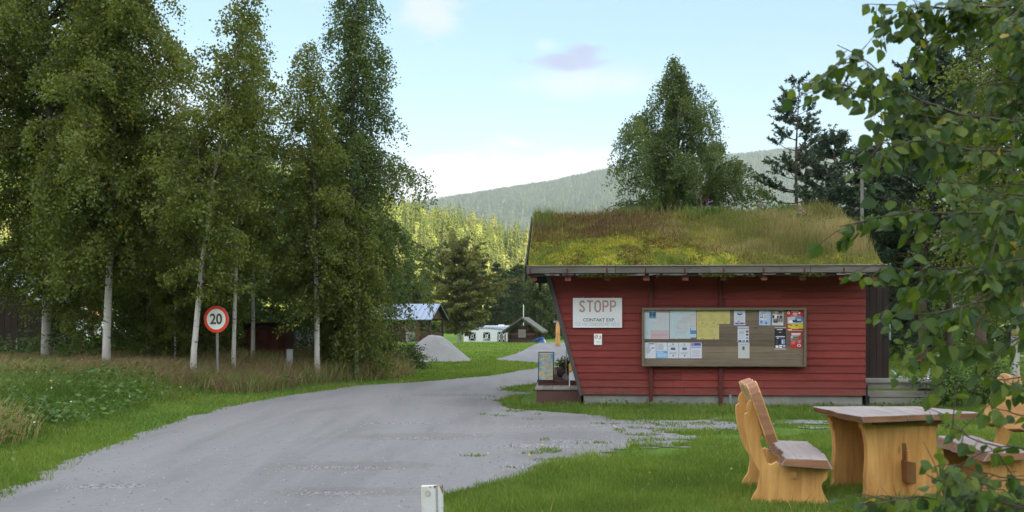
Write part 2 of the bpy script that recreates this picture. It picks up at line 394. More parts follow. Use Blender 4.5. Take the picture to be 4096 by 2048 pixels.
def axis_pts(lo, hi, st, far):
    a = np.arange(lo, hi + st / 2, st); g = []; s = st
    while not g or g[-1] < far: s *= 1.35; g.append((g[-1] if g else 0) + s)
    g = np.array(g); return np.concatenate([(lo - g)[::-1], a, hi + g])
def grid(xs, ys, fz):
    X, Y = np.meshgrid(xs, ys); Z = fz(X, Y); V = np.stack([X, Y, Z], -1).reshape(-1, 3); nx = len(xs); ny = len(ys)
    i = (np.arange(ny - 1)[:, None] * nx + np.arange(nx - 1)[None]).ravel()
    return V, np.stack([i, i + 1, i + nx + 1, i + nx], 1)
V, Fc = grid(axis_pts(-30, 32, .5, 3100), axis_pts(-4, 112, .5, 3100), zf)
tag(mesh_np('ground', V, Fc, M['soil'], smooth_=True), kind='structure')

LOOSE = [(-3.9, 9.15, .45, .16), (-1.68, 8.75, .5, .11), (-1.85, 10.3, .7, .13), (-1.25, 12.9, .85, .14), (-.35, 9.6, .0, .0), (-1.75, 14.8, .7, .16), (-.75, 20.0, .45, .35), (-1.5, 20.4, .25, .2),
         (.35, 12.1, .65, .3), (.9, 12.6, .6, .25), (1.5, 14.4, .7, .25), (2.8, 14.6, .8, .2), (.55, 14.3, .6, .2), (.2, 10.3, .35, .25), (4.3, 14.8, .6, .15), (3.6, 14.3, .5, .2), (-2.6, 20.2, .3, .2), (-.2, 19.1, .35, .2)]
DAMP = [(-1.3, 13.1, 1.3, .5), (-1.7, 10.45, 1.1, .4), (.4, 11.3, .6, .5), (-.5, 18.6, 1.3, 1.2), (.9, 13.1, 1.3, .8), (.2, 21.0, .7, .6), (-1.5, 8.85, .9, .3), (1.6, 15.6, 2.0, .5), (-1.2, 20.5, 1.2, .5), (.2, 9.9, .4, .3)]
def spots(L, x, y):
    r = np.zeros(x.shape)
    for a, b, ra, rb in L:
        if ra: r = np.maximum(r, 1.15 - np.sqrt(((x - a) / ra) ** 2 + ((y - b) / rb) ** 2) * .75)
    return np.clip(r, 0, 1)
def clipped_sheet(name, maskf, xs, ys, z, mat):
    """a sheet following the mask's zero line: triangles cut along it"""
    X, Y = np.meshgrid(xs, ys); D = maskf(X, Y); nx = len(xs); X = X.ravel(); Y = Y.ravel(); D = D.ravel()
    V = [(a, b) for a, b in zip(X, Y)]; T = []; cache = {}
    def cut(i, j):
        k = (min(i, j), max(i, j))
        if k not in cache:
            t = D[i] / (D[i] - D[j]); cache[k] = len(V); V.append((X[i] + (X[j] - X[i]) * t, Y[i] + (Y[j] - Y[i]) * t))
        return cache[k]
    ny = len(ys); i0 = (np.arange(ny - 1)[:, None] * nx + np.arange(nx - 1)[None]).ravel()
    tr = np.concatenate([np.stack([i0, i0 + 1, i0 + nx + 1], 1), np.stack([i0, i0 + nx + 1, i0 + nx], 1)])
    pos = (D[tr] > 0).sum(1)
    T = [tr[pos == 3]]; ex = []
    for t in tr[(pos == 1) | (pos == 2)]:
        poly = []
        for a in range(3):
            i, j = int(t[a]), int(t[(a + 1) % 3])
            if D[i] > 0: poly.append(i)
            if (D[i] > 0) != (D[j] > 0): poly.append(cut(i, j))
        for q in range(1, len(poly) - 1): ex.append((poly[0], poly[q], poly[q + 1]))
    T = np.vstack(T + ([np.array(ex)] if ex else [])); V = np.array(V)
    used, inv = np.unique(T, return_inverse=True); T = inv.reshape(-1, 3); V = V[used]
    o = mesh_np(name, np.column_stack([V, zf(V[:, 0], V[:, 1]) + z]), T, mat, smooth_=True); me = o.data
    for nm, L in (('loose', LOOSE), ('damp', DAMP)):
        me.attributes.new(nm, 'FLOAT', 'POINT').data.foreach_set('value', spots(L, V[:, 0], V[:, 1]).astype(np.float32))
    return tag(o, kind='structure')
clipped_sheet('road', road_mask, np.arange(-6, 6.4, .07), np.concatenate([np.arange(-6, 7, .5), np.arange(7, 25, .07), np.arange(25, 37, .2)]), .012, M['road'])
clipped_sheet('path', path_mask, np.arange(-2, 61, .3), np.arange(33, 93, .3), .014, M['path'])

# ------------------------------------------------------------------ hills round the valley
def hill_mat(name, a, b_, c_, scale, speck):
    m, t, b = new_mat(name); o = obj_co(t)
    n = t.noise(o, scale, 6, .7); w = t.noise(o, speck, 4, .7); big = t.noise(o, scale * .12, 4, .6)
    c = t.ramp(t.m('ADD', t.m('MULTIPLY', n, .5), t.m('MULTIPLY', w, .5)), [(.32, a), (.5, b_), (.68, c_)])
    c = t.mix(t.m('MULTIPLY', t.step(big, .45, .65), .35), c, c_)
    t.put(b.inputs['Base Color'], c); b.inputs['Roughness'].default_value = 1; b.inputs['Specular IOR Level'].default_value = 0
    bump(t, b, w, 1.0, 3.0); return m
M['hill'] = hill_mat('hill_forest_floor', (.030, .050, .016), (.055, .080, .022), (.090, .110, .030), .09, .6)
M['mount'] = hill_mat('mountain_wood', (.014, .028, .020), (.030, .046, .026), (.11, .115, .075), .012, .09)
M['ridge'] = hill_mat('shade_ridge_wood', (.02, .035, .014), (.035, .055, .020), (.05, .075, .025), .05, .3)
def hz_hill(x, y):
    top = np.interp(x, [-260, -160, -90, -50, 7, 45, 90, 150], [74, 72, 60, 44, 28, 24, 12, -4])
    y0 = 175 + .25 * np.maximum(0, x)
    rise = smooth(0, 1, (y - y0) / (430 - y0) * .98) ** .8
    back = 1 - smooth(520, 760, y)
    return -1.2 + (top + 1.2) * rise * np.maximum(back, 0) + 3.0 * rise * (fbm(x * .02, y * .02, 21, 4) - .5) * 2
V, Fc = grid(np.linspace(-320, 175, 100), np.linspace(168, 780, 110), hz_hill)
tag(mesh_np('forest_hill', V, Fc, M['hill'], smooth_=True), kind='structure')
MR = np.array([(-1500, 820), (0, 850), (1000, 862), (1500, 850), (1680, 836), (1900, 798), (2200, 748), (2430, 700), (2620, 672), (2850, 648), (3100, 624), (3350, 640), (3800, 690), (4300, 770), (6000, 800)])
def hz_mount(x, y):
    crest = 2600.0
    px = 2048 + x * F / crest; h = (HZ - np.interp(px, MR[:, 0], MR[:, 1])) / F * crest + EYE
    r = smooth(0, 1, (y - 900) / (crest - 900)); back = 1 - .5 * smooth(crest, 3100, y)
    return -2 + h * (.25 * r + .75 * r ** 1.25) * back + 26 * r * (1 - r) * 3.0 * (fbm(x * .0035, y * .0035, 31, 5) - .5) + 7 * r * (fbm(x * .02, y * .02, 33, 3) - .5)
V, Fc = grid(np.linspace(-2300, 2700, 260), np.linspace(880, 3090, 130), hz_mount)
tag(mesh_np('mountain', V, Fc, M['mount'], smooth_=True), kind='structure')
# unseen ridge, added behind the photographer to keep low sun off the camp site
def hz_shade_ridge(u, v):
    r = smooth(-170, 0, u) * (1 - smooth(0, 240, u)); return -2 + (SHADE_RIDGE_H + 2) * r * (1 + .05 * (fbm(v * .02, u * .02, 41, 4) - .5))
SHADE_RIDGE_H = 90.0
sxy = np.array([SUN_X, SUN_Y]) / math.hypot(SUN_X, SUN_Y); per = np.array([-sxy[1], sxy[0]])
V, Fc = grid(np.linspace(-175, 240, 60), np.linspace(-900, 900, 120), hz_shade_ridge)
V = np.column_stack([V[:, 0:1] * sxy + V[:, 1:2] * per + sxy * 250, V[:, 2]])
tag(mesh_np('hill', V, Fc, M['ridge'], smooth_=True), kind='structure')  # out-of-view ridge, added to cast the foreground shade
# ------------------------------------------------------------------ trees
def unit(v): return v / np.maximum(np.linalg.norm(v, axis=-1, keepdims=True), 1e-9)
def leaf_geo(C, D, rng, L, W, N=None):
    """diamond leaves: base C, axis D; two triangles folded along the midrib would double the count, one quad is enough far off"""
    n = len(C); D = unit(D); S = unit(np.cross(D, rng.normal(size=(n, 3)) if N is None else N)); L = np.broadcast_to(L, n)[:, None]; W = np.broadcast_to(W, n)[:, None]
    V = np.stack([C, C + D * L * .42 + S * W * .5, C + D * L, C + D * L * .42 - S * W * .5], 1).reshape(-1, 3)
    return V, np.arange(4 * n).reshape(n, 4)
def trunk_path(rng, H, lean, wander, n=14):
    t = np.linspace(0, 1, n); a = rng.normal(size=(2, n)).cumsum(1) * wander / n ** .5; a -= a[:, :1]
    return np.column_stack([lean[0] * t ** 1.3 * H + a[0] * t, lean[1] * t ** 1.3 * H + a[1] * t, t * H])
def along(path, h):
    H = path[-1, 2]; q = np.clip(h / H, 0, 1); t = np.linspace(0, 1, len(path))
    return np.array([np.interp(q, t, path[:, k]) for k in range(3)])
def birch_mesh(seed, H, r0, h0, prof, nb=80, lean=(0, 0), wander=.12, up=(.95, .25), droop=.75, twig=(.5, 1.2), hang=.9, lpm=46, leaf=.07, ntw=9, azbias=None, forks=(), limb=True, rag=.18):
    """returns the wood (MB) and the leaves (V, F, tint); prof = [(height share of the crown, radius)]"""
    rng = np.random.default_rng(seed); mb = MB(); mb.s = True
    tp = trunk_path(rng, H, lean, wander); n = len(tp)
    rad = np.maximum(r0 * (1 - np.linspace(0, 1, n)) ** .85, .012); rad[0] *= 1.25
    tp2 = tp.copy(); tp2[0, 2] -= .35
    mb.tube(tp2, rad, 8)
    stems = [(tp, 0.0)]
    for (hf, fx, fy, ft) in forks:
        b0 = along(tp, hf * H); k = 8; s = np.linspace(0, 1, k)
        fp = np.column_stack([b0[0] + fx * s ** .8, b0[1] + fy * s ** .8, b0[2] + (ft * H - b0[2]) * s]); mb.tube(fp, r0 * (1 - hf) * .75 * (1 - s) + .012, 6); stems.append((fp, hf))
    mb.m = 1
    P_, D_, T_ = [], [], []
    px, pr = zip(*prof)
    ug = np.linspace(0, 1, 60); uc = np.cumsum(np.interp(ug, px, pr) + .35 * max(pr)); uc = (uc - uc[0]) / (uc[-1] - uc[0])
    for i in range(nb):
        u = float(np.interp((i + rng.random()) / nb, uc, ug)); h = H * (h0 + (1 - h0) * u); w = np.interp(u, px, pr) * rng.uniform(.45, 1.2) * (1 + rag * math.sin(i * 2.39996 * 2 + u * 14 + seed))
        st = stems[rng.integers(len(stems))] if len(stems) > 1 else stems[0]
        if st[0] is not tp and (h < st[0][0, 2] or h > st[0][-1, 2]): st = stems[0]
        if st[0] is tp: p0 = along(tp, h)
        else:
            q = (h - st[0][0, 2]) / (st[0][-1, 2] - st[0][0, 2]); k = np.linspace(0, 1, len(st[0])); p0 = np.array([np.interp(q, k, st[0][:, c]) for c in range(3)])
        az = i * 2.39996 + rng.normal() * .5; d = np.array([math.cos(az), math.sin(az), 0]); ue = (up[1] + (up[0] - up[1]) * u) * rng.uniform(.6, 1.3) * (1.5 if rng.random() < .14 else 1)
        s = np.linspace(0, 1, 6)[:, None]; side = np.array([-d[1], d[0], 0]) * rng.normal() * .18
        pts = p0 + d * w * s + side * w * s ** 2 + np.array([0, 0, 1]) * w * (ue * 1.3 * s - droop * s ** 2)
        if limb: mb.tube(pts, np.linspace(max(.010, .014 * w + .004), .003, 6), 4, False)
        bt = rng.normal() * .14
        for j in range(max(3, int(ntw * (.35 + w / 2.2)))):
            q = rng.uniform(.12, 1.0); k = np.linspace(0, 1, 6); b = np.array([np.interp(q, k, pts[:, c]) for c in range(3)])
            a2 = az + rng.normal() * .9; l = rng.uniform(*twig); dd = np.array([math.cos(a2), math.sin(a2), 0])
            nl = rng.poisson(lpm * l); qs = rng.random(nl)[:, None] ** .8
            pos = b + dd * l * .5 * qs * (1.25 - .45 * hang) + np.array([0, 0, 1]) * l * (.22 * (1 - hang) * qs + .12 * qs - hang * .95 * qs ** 1.6) + rng.normal(size=(nl, 3)) * (.045 + .035 * l)
            P_.append(pos); D_.append(rng.normal(size=(nl, 3)) * .75 + np.array([dd[0] * .3, dd[1] * .3, -.65])); T_.append(.45 + bt + rng.normal(size=nl) * .17)
    # the leading shoot
    nl = int(lpm * 3); qs = rng.random(nl)[:, None]; P_.append(tp[-1] + np.array([0, 0, -1.6]) * qs + rng.normal(size=(nl, 3)) * .10 * (.4 + qs)); D_.append(rng.normal(size=(nl, 3))); T_.append(np.full(nl, .5))
    C = np.vstack(P_); D = np.vstack(D_); T = np.clip(np.concatenate(T_), .02, .9); y = rng.random(len(T)); T[y > .994] = .99
    L = leaf * rng.uniform(.7, 1.25, len(C)); V, Fc = leaf_geo(C, D, rng, L, L * .78)
    return mb, V, Fc, T
def make_birch(name, label, cat, loc, mat='leaf_birch', group=None, rz=0.0, bark='bark', **k):
    t = thing(name, label, cat, loc, rz, group); mb, V, Fc, T = birch_mesh(**k)
    mb.build('trunk', [M[bark], M['twig']], t); mesh_np('crown', V, Fc, M[mat], T, parent=t); return t

def pine_mesh(seed, H, r0, h0, prof, step=.42, per=5, leaf=.13, tufts=13, upturn=.55, lean=(0, 0), gaps=.1):
    rng = np.random.default_rng(seed); mb = MB(); mb.s = True; tp = trunk_path(rng, H, lean, .12); n = len(tp)
    tp2 = tp.copy(); tp2[0, 2] -= .3
    mb.tube(tp2, np.maximum(r0 * (1 - np.linspace(0, 1, n)) ** .8, .015), 8); mb.m = 1
    px, pr = zip(*prof); C, A, T = [], [], []
    h = h0 * H
    while h < H - .15:
        u = (h / H - h0) / (1 - h0)
        for k in range(per):
            if rng.random() < gaps: continue
            w = np.interp(u, px, pr) * rng.uniform(.55, 1.15); az = rng.uniform(0, 6.283); d = np.array([math.cos(az), math.sin(az), 0]); p0 = along(tp, h + rng.normal() * .05)
            s = np.linspace(0, 1, 6)[:, None]; rise = .1 + .5 * u
            pts = p0 + d * w * s + np.array([0, 0, 1]) * w * (rise * .6 * s - .18 * s * (1 - u) + upturn * .5 * s ** 3)
            mb.tube(pts, np.linspace(.012 + .012 * w, .006, 6), 4, False); kk = np.linspace(0, 1, 6); bt = rng.normal() * .15
            for j in range(max(2, int(tufts * (.3 + w / 1.6)))):
                q = rng.uniform(.25, 1) ** .7; b = np.array([np.interp(q, kk, pts[:, c]) for c in range(3)]); a2 = az + rng.normal() * .9; l = rng.uniform(.12, .45)
                e = b + np.array([math.cos(a2), math.sin(a2), 0]) * l + np.array([0, 0, 1]) * l * rng.uniform(.2, 1.0) * (.5 + upturn)
                mm = 3; 
                for f in np.linspace(.35, 1, mm):
                    C.append(b + (e - b) * f); A.append(e - b); T.append(.45 + bt + rng.normal() * .12)
            C.append(pts[-1]); A.append(pts[-1] - pts[-2]); T.append(.55)
        h += step * rng.uniform(.75, 1.2)
    for q in np.linspace(0, .5, 5): C.append(tp[-1] - np.array([0, 0, q])); A.append(np.array([0, 0, 1.0])); T.append(.5)
    C = np.array(C); A = unit(np.array(A)); T = np.array(T); nn = 11
    Cx = np.repeat(C, nn, 0); Ax = np.repeat(A, nn, 0); D = unit(Ax * .75 + rng.normal(size=Cx.shape) * .6); Cx = Cx + Ax * rng.uniform(-.06, .06, (len(Cx), 1))
    L = leaf * rng.uniform(.7, 1.2, len(Cx)); V, Fc = leaf_geo(Cx, D, rng, L, L * .34)
    return mb, V, Fc, np.clip(np.repeat(T, nn) + rng.normal(size=len(Cx)) * .1, 0, 1)
def make_pine(name, label, cat, loc, mat='needle_pine', group=None, **k):
    t = thing(name, label, cat, loc, 0, group); mb, V, Fc, T = pine_mesh(**k)
    mb.build('trunk', [M['bark_pine'], M['twig']], t); mesh_np('crown', V, Fc, M[mat], T, parent=t); return t
def at(px, Y, dz=0.0):
    x = (px - 2048) / F * Y; return (x, Y, zg(x, Y) + dz)

# -- the birches on the verge left of the road
RB = [(0, 1.2), (.15, 2.2), (.45, 2.5), (.75, 1.7), (1, .25)]
make_birch('birch_tree', 'broad double-stemmed birch beside the dark brown shed, at the photo\'s left edge', 'birch', at(185, 24.5), seed=11, H=13.5, r0=.125, h0=.15,
           prof=[(0, 1.5), (.2, 3.0), (.5, 3.4), (.8, 2.4), (1, .5)], nb=170, twig=(.6, 1.5), lpm=62, ntw=13, leaf=.078, forks=((.05, .30, .1, .5),), wander=.2)
make_birch('birch_tree', 'thick white-trunked birch with a bare lower stem, right of the double-stemmed birch', 'birch', at(424, 22.0), seed=12, H=10.2, r0=.095, h0=.25,
           prof=[(0, 1.2), (.2, 1.7), (.5, 1.6), (.75, 1.1), (1, .2)], nb=135, lean=(.030, .0), twig=(.4, 1.1), lpm=66, ntw=13, leaf=.076)
make_birch('birch_tree', 'bronze-tinged bushy birch standing back between white trunk and forked birch', 'birch', at(690, 31), mat='leaf_brown', seed=13, H=8.7, r0=.10, h0=.08,
           prof=[(0, 1.4), (.3, 1.8), (.6, 1.5), (.85, .7), (1, .1)], nb=110, hang=.5, lpm=50)
make_birch('birch_tree', 'slim leaning birch forking above the speed limit sign', 'birch', at(768, 21.3), seed=14, H=9.3, r0=.072, h0=.20, lean=(.145, .02), wander=.1,
           prof=[(0, 1.0), (.25, 1.45), (.5, 1.15), (.78, .46), (1, .05)], nb=135, hang=.6, lpm=52, twig=(.3, .8), forks=((.33, -.2, .1, .62),), up=(1.2, .5))
make_birch('birch_tree', 'thin pale birch just right of the speed limit sign', 'birch', at(934, 23.6), seed=15, H=7.8, r0=.058, h0=.33, lean=(.03, 0),
           prof=[(0, .7), (.3, 1.1), (.6, .9), (.85, .45), (1, .1)], nb=80, hang=.6, lpm=50, twig=(.3, .9))
make_birch('birch_tree', 'slender birch in front of the red shed', 'birch', at(1012, 25.5), seed=16, H=9.4, r0=.062, h0=.31, lean=(-.01, 0),
           prof=[(0, .8), (.3, 1.3), (.6, 1.0), (.85, .45), (1, .08)], nb=85, hang=.6, lpm=52, twig=(.3, .8))
make_birch('birch_tree', 'straight birch with a long pale trunk right of the grey cabinet', 'birch', at(1268, 24.5), seed=17, H=8.7, r0=.08, h0=.22,
           prof=[(0, 1.0), (.2, 1.45), (.5, 1.15), (.8, .55), (1, .1)], nb=125, hang=.75, lpm=54, twig=(.35, 1.0))
make_birch('birch_tree', 'tallest weeping birch at the right end of the roadside row', 'birch', at(1405, 27.0), mat='leaf_birch_dark', seed=18, H=13.0, r0=.13, h0=.06,
           prof=[(0, .8), (.08, 1.2), (.2, 1.85), (.3, 2.0), (.41, 1.75), (.55, 1.15), (.66, .95), (.76, .62), (1, .1)], nb=185, hang=1.0, twig=(.5, 1.3), lpm=58, ntw=12)
make_birch('birch_tree', 'low leafy birch hanging over the tall grass beside the gravel heap', 'birch', at(1425, 25.5), seed=19, H=4.4, r0=.06, h0=.07,
           prof=[(0, .5), (.3, .95), (.7, .8), (1, .2)], nb=60, hang=.8, lpm=50)
# -- dark bushes and young trees filling in behind them
sh = thing('leafy_bush', 'dense dark bush behind the white birch trunk', 'bush', at(560, 29))
mb, V, Fc, T = birch_mesh(31, 4.4, .05, .02, [(0, 1.5), (.4, 1.7), (.8, 1.1), (1, .3)], nb=70, hang=.45, lpm=46, leaf=.075, ntw=9)
mb.build('trunk', [M['twig'], M['twig']], sh); mesh_np('crown', V, Fc, M['shrub'], T, parent=sh)
for px, Y, s, a, lb in ((700, 27.5, .95, 2.0, 'dense dark bush behind the leaning forked birch'), (845, 29, .92, 4.1, 'dark bush behind the speed limit sign'), (1240, 31, .9, 1.2, 'dark bush behind the grey cabinet'),
                        (1380, 29, .95, 3.3, 'dark bush at the foot of the tallest weeping birch'), (1090, 34, 1.5, .6, 'tall dark bush rising behind the red shed'), (540, 36, 1.4, 2.9, 'tall bush far back behind the white birch trunk'), (860, 37, 1.9, 1.7, 'tallest dark bush far behind the speed limit sign')):
    dup(sh, at(px, Y), a, s, lb)

sap = make_birch('birch_sapling', 'leafy young birch between the thick white trunk and the forked birch', 'birch', at(590, 25.5), seed=33, H=4.3, r0=.035, h0=.10, prof=[(0, .6), (.4, .9), (.8, .55), (1, .1)], nb=60, hang=.55, lpm=56, twig=(.3, .8), leaf=.072)
for px, Y, s, a, lb in ((700, 24.6, .85, 1.3, 'smaller young birch just left of the forked birch'), (848, 25.6, .95, 2.6, 'young birch right behind the speed limit sign'), (335, 28.5, .8, 4.0, 'low young birch left of the thick white trunk'), (1345, 26, .8, 5.0, 'young birch at the foot of the pale-trunked birch')):
    dup(sap, at(px, Y), a, s, lb)

# -- behind the kiosk
make_birch('birch_tree', 'broad cone-shaped weeping birch rising behind the sod roof', 'birch', at(2715, 38), mat='leaf_birch_dark', seed=21, H=12.2, r0=.16, h0=.10,
           prof=[(0, 2.3), (.4, 2.4), (.62, 1.8), (.74, 1.25), (.84, .75), (.92, .4), (1, .1)], forks=((.34, -1.5, .2, .80), (.34, 1.55, -.2, .70)), nb=230, hang=1.0, twig=(.5, 1.4), lpm=58, leaf=.085, ntw=12, up=(1.0, .35), rag=.22)
PP = [(0, 1.3), (.25, 1.6), (.5, 1.25), (.75, .85), (1, .22)]
make_pine('pine_tree', 'open scots pine with upturned tips, leftmost of the pines behind the roof', 'pine', at(3185, 38), seed=22, H=11.1, r0=.13, h0=.28, prof=[(0, 1.5), (.3, 1.35), (.5, 1.35), (.75, .9), (1, .2)], gaps=.20, step=.44, per=5, tufts=11)
make_pine('pine_tree', 'second slim pine stem close beside the leftmost open pine', 'pine', at(3222, 38.6), seed=23, H=9.6, r0=.10, h0=.3, prof=[(0, 1.3), (.4, 1.0), (1, .2)], gaps=.4, step=.55, per=4, tufts=8)
DP = [(0, 2.2), (.3, 2.1), (.6, 1.5), (1, .25)]
make_pine('pine_tree', 'dense low pine just right of the open scots pine', 'pine', at(3340, 36), seed=24, H=8.6, r0=.13, h0=.12, prof=DP, per=6, gaps=.05, step=.36)
make_pine('pine_tree', 'bushy dark pine behind the tall grey pole', 'pine', at(3480, 33), seed=25, H=7.6, r0=.13, h0=.12, prof=DP, per=6, gaps=.05, step=.36)
make_pine('pine_tree', 'tall dark pine with a grey trunk behind the porch', 'pine', at(3690, 31), seed=26, H=10.4, r0=.15, h0=.30, prof=DP, per=6, gaps=.05, step=.36)
make_pine('pine_tree', 'dark pine with a straight trunk between its two tall neighbours', 'pine', at(3795, 33), seed=27, H=11.0, r0=.14, h0=.32, prof=DP, per=6, gaps=.05, step=.36)
make_pine('pine_tree', 'thick-trunked pine on the lawn, rightmost of the pine trunks', 'pine', at(3922, 28.5), seed=28, H=11.5, r0=.17, h0=.36, prof=DP, per=6, gaps=.05, step=.36)
make_birch('birch_tree', 'fine-leaved birch behind the near branches at the photo\'s right edge', 'birch', at(4060, 19), seed=29, H=8.3, r0=.09, h0=.22, prof=[(0, 1.2), (.3, 1.7), (.7, 1.2), (1, .3)], nb=100, hang=.8, lpm=46)
b2 = thing('leafy_bush', 'dark leafy thicket behind the brown door', 'bush', at(3610, 40))
mb, V, Fc, T = birch_mesh(32, 5.5, .05, .02, [(0, 2.0), (.4, 2.4), (.8, 1.6), (1, .4)], nb=80, hang=.45, lpm=36, leaf=.11, ntw=9)
mb.build('trunk', [M['twig'], M['twig']], b2); mesh_np('crown', V, Fc, M['leaf_birch_dark'], T, parent=b2)
for px, Y, s, a, lb in ((3800, 50, 1.1, 1.0, 'dark thicket far behind the pine trunks'), (3990, 54, 1.2, 2.2, 'thicket beyond the gravel track at the far right'), (4180, 50, 1.1, 3.1, 'thicket partly outside the right edge')):
    dup(b2, at(px, Y), a, s, lb)

# -- trees on the far lawn, about a hundred metres off
make_birch('birch_tree', 'large round bronze-green birch beside the white caravan', 'birch', at(1838, 96), mat='leaf_brown', seed=41, H=10.0, r0=.26, h0=.08, prof=[(0, 2.0), (.15, 3.6), (.4, 4.0), (.65, 3.3), (.85, 2.0), (1, .6)], rag=.08,
           nb=160, hang=.4, lpm=15, leaf=.24, ntw=9, up=(1.0, .4), forks=((.12, 1.0, 0, .6),), droop=.4)
fb = make_birch('birch_tree', 'light green birch rising above the metal-roofed log cabin', 'birch', at(1640, 112), mat='leaf_far', seed=42, H=9.5, r0=.2, h0=.1, prof=[(0, 1.6), (.3, 2.3), (.7, 1.6), (1, .3)], nb=90, hang=.6, lpm=14, leaf=.26)
for px, Y, s, a, lb in ((1575, 118, 1.0, 1, 'pale birch left of the one above the log cabin'), (2010, 128, 1.0, 2, 'slim birch right of the round bronze birch'), (2095, 140, 1.1, 4, 'birch directly behind the flagpole'), (2150, 124, 1.0, 5.2, 'birch right of the small log hut'),
                        (1700, 130, 1.0, 3, 'pale birch between the log cabin and the round bronze birch'), (2215, 132, .9, .5, 'birch behind the carved post'), (1450, 110, 1.0, 3.6, 'pale birch behind the roadside row'), (2290, 120, .8, 2.5, 'birch half hidden by the leaning kiosk wall')):
    dup(fb, at(px, Y), a, s, lb)
SPR = [(0, 1.7), (.3, 1.4), (.7, .75), (1, .12)]
fs = make_pine('spruce_tree', 'dark spruce behind the round bronze birch', 'spruce', at(1985, 122), mat='needle_spruce', seed=43, H=9.8, r0=.18, h0=.05, prof=SPR, step=.62, per=6, leaf=.34, tufts=5, upturn=-.35, gaps=.05)
for px, Y, s, a, lb in ((2055, 118, .92, 1, 'dark spruce left of the flagpole'), (2070, 134, 1.05, 2, 'tall spruce behind the flagpole'), (2120, 130, .95, 3, 'spruce over the small log hut'), (2180, 128, .85, 4, 'spruce between the log hut and the carved post'),
                        (2250, 140, .95, 5, 'spruce just left of the leaning kiosk wall'), (1925, 132, 1.1, 2.2, 'spruce peeping out over the bronze birch'), (2030, 140, 1.0, 3.2, 'spruce far back between bronze birch and flagpole')):
    dup(fs, at(px, Y), a, s, lb)

# -- the wood on the hill: nearest trees singly, the rest as one mass
def far_proto(seed, kind):
    rng = np.random.default_rng(seed)
    if kind == 'spruce':
        H = 13; n = 420; z = 1 - rng.random(n) ** .62; r = (1 - z) ** .9 * 2.0 * rng.uniform(.5, 1.05, n); a = rng.uniform(0, 6.283, n)
        C = np.column_stack([np.cos(a) * r * .55, np.sin(a) * r * .55, z * H + .4]); D = np.column_stack([np.cos(a), np.sin(a), np.full(n, -.9)]) + rng.normal(size=(n, 3)) * .2; NRM = np.column_stack([np.cos(a), np.sin(a), np.full(n, .9)])
        L = .35 + 1.0 * (1 - z); W = L * .42
    elif kind == 'pine':
        H = 13; n = 380; q = rng.normal(size=(n, 3)); q = unit(q) * rng.random((n, 1)) ** .4; C = q * np.array([1.7, 1.7, 4.0]) + np.array([0, 0, 8.6]); D = unit(np.cross(q + rng.normal(size=(n, 3)) * .25, rng.normal(size=(n, 3)))); NRM = q; L = np.full(n, .75); W = L * .5
    else:
        H = 11; n = 480; q = unit(rng.normal(size=(n, 3))) * rng.random((n, 1)) ** .33; C = q * np.array([1.9, 1.9, 4.9]) * (1 - .35 * np.clip(q[:, 2:3], -1, 1)) + np.array([0, 0, 5.6]); D = unit(np.cross(q + rng.normal(size=(n, 3)) * .25, rng.normal(size=(n, 3)))); NRM = q + rng.normal(size=(n, 3)) * .3; L = np.full(n, .62); W = L * .6
    V, Fc = leaf_geo(C, D, rng, L, W, NRM); return V, Fc, np.clip(.5 + rng.normal(size=n) * .16, .03, .97)
M['far_spruce'] = foliage('hill_spruce', ramp3((.055, .082, .022), (.085, .115, .028), (.13, .15, .042)), transl=.1, rough=.8, spec=.1)
M['far_birch'] = foliage('hill_birch', ramp3((.145, .185, .045), (.205, .245, .060), (.29, .315, .090)), transl=.2, rough=.8, spec=.1)
M['far_pine'] = foliage('hill_pine', ramp3((.095, .118, .040), (.14, .16, .052), (.20, .21, .075)), transl=.12, rough=.8, spec=.1)
protos = {k: [far_proto(s, k) for s in ss] for k, ss in {'spruce': (1, 2, 3), 'birch': (4, 5, 6), 'pine': (7, 8)}.items()}
rng = np.random.default_rng(77)
trees = []
for _ in range(26000):
    y = rng.uniform(178, 520); x = rng.uniform(-.56 * y, .22 * y + 12)
    if x > 130 or len(trees) > 3600: continue
    if rng.random() > .8 * (y / 520) ** .4: continue
    g = fbm(np.array([x * .03]), np.array([y * .03]), 51, 3)[0]; k = rng.random()
    up_ = smooth(190, 330, y)
    kind = 'birch' if k < .70 - .35 * up_ + (g - .5) * 1.1 else ('spruce' if k < .93 - .1 * (1 - up_) else 'pine')
    trees.append((x, y, kind))
pos = np.array([(a, b) for a, b, _ in trees]); zz = hz_hill(pos[:, 0], pos[:, 1])
tm = {'spruce': 'far_spruce', 'birch': 'far_birch', 'pine': 'far_pine'}
vis = [i for i, (x, y, k) in enumerate(trees) if -.135 * y < x < .022 * y]
vis.sort(key=lambda i: trees[i][1]); single = set(vis[:190])
acc = {k: ([], [], [], 0) for k in tm}
protome = {}
for k, L in protos.items():
    protome[k] = []
    for q, (V, Fc, T) in enumerate(L):
        me_o = mesh_np('crown', V, Fc, M[tm[k]], T); protome[k].append(me_o.data); bpy.data.objects.remove(me_o)
tw = MB(); tw.tube([(0, 0, -1), (0, 0, 5), (.1, 0, 10)], [.22, .16, .05], 5); two = tw.build('trunk', [M['bark_pine']]); trunk_me = two.data; bpy.data.objects.remove(two)
TXT = {'spruce': ('spruce_tree', 'dark pointed spruce on the sunlit hillside beyond the far lawn', 'spruce'), 'birch': ('birch_tree', 'yellow-green birch on the sunlit hillside beyond the far lawn', 'birch'), 'pine': ('pine_tree', 'olive pine on the sunlit hillside beyond the far lawn', 'pine')}
stuffs = {k: ([], [], []) for k in tm}; off = {k: 0 for k in tm}
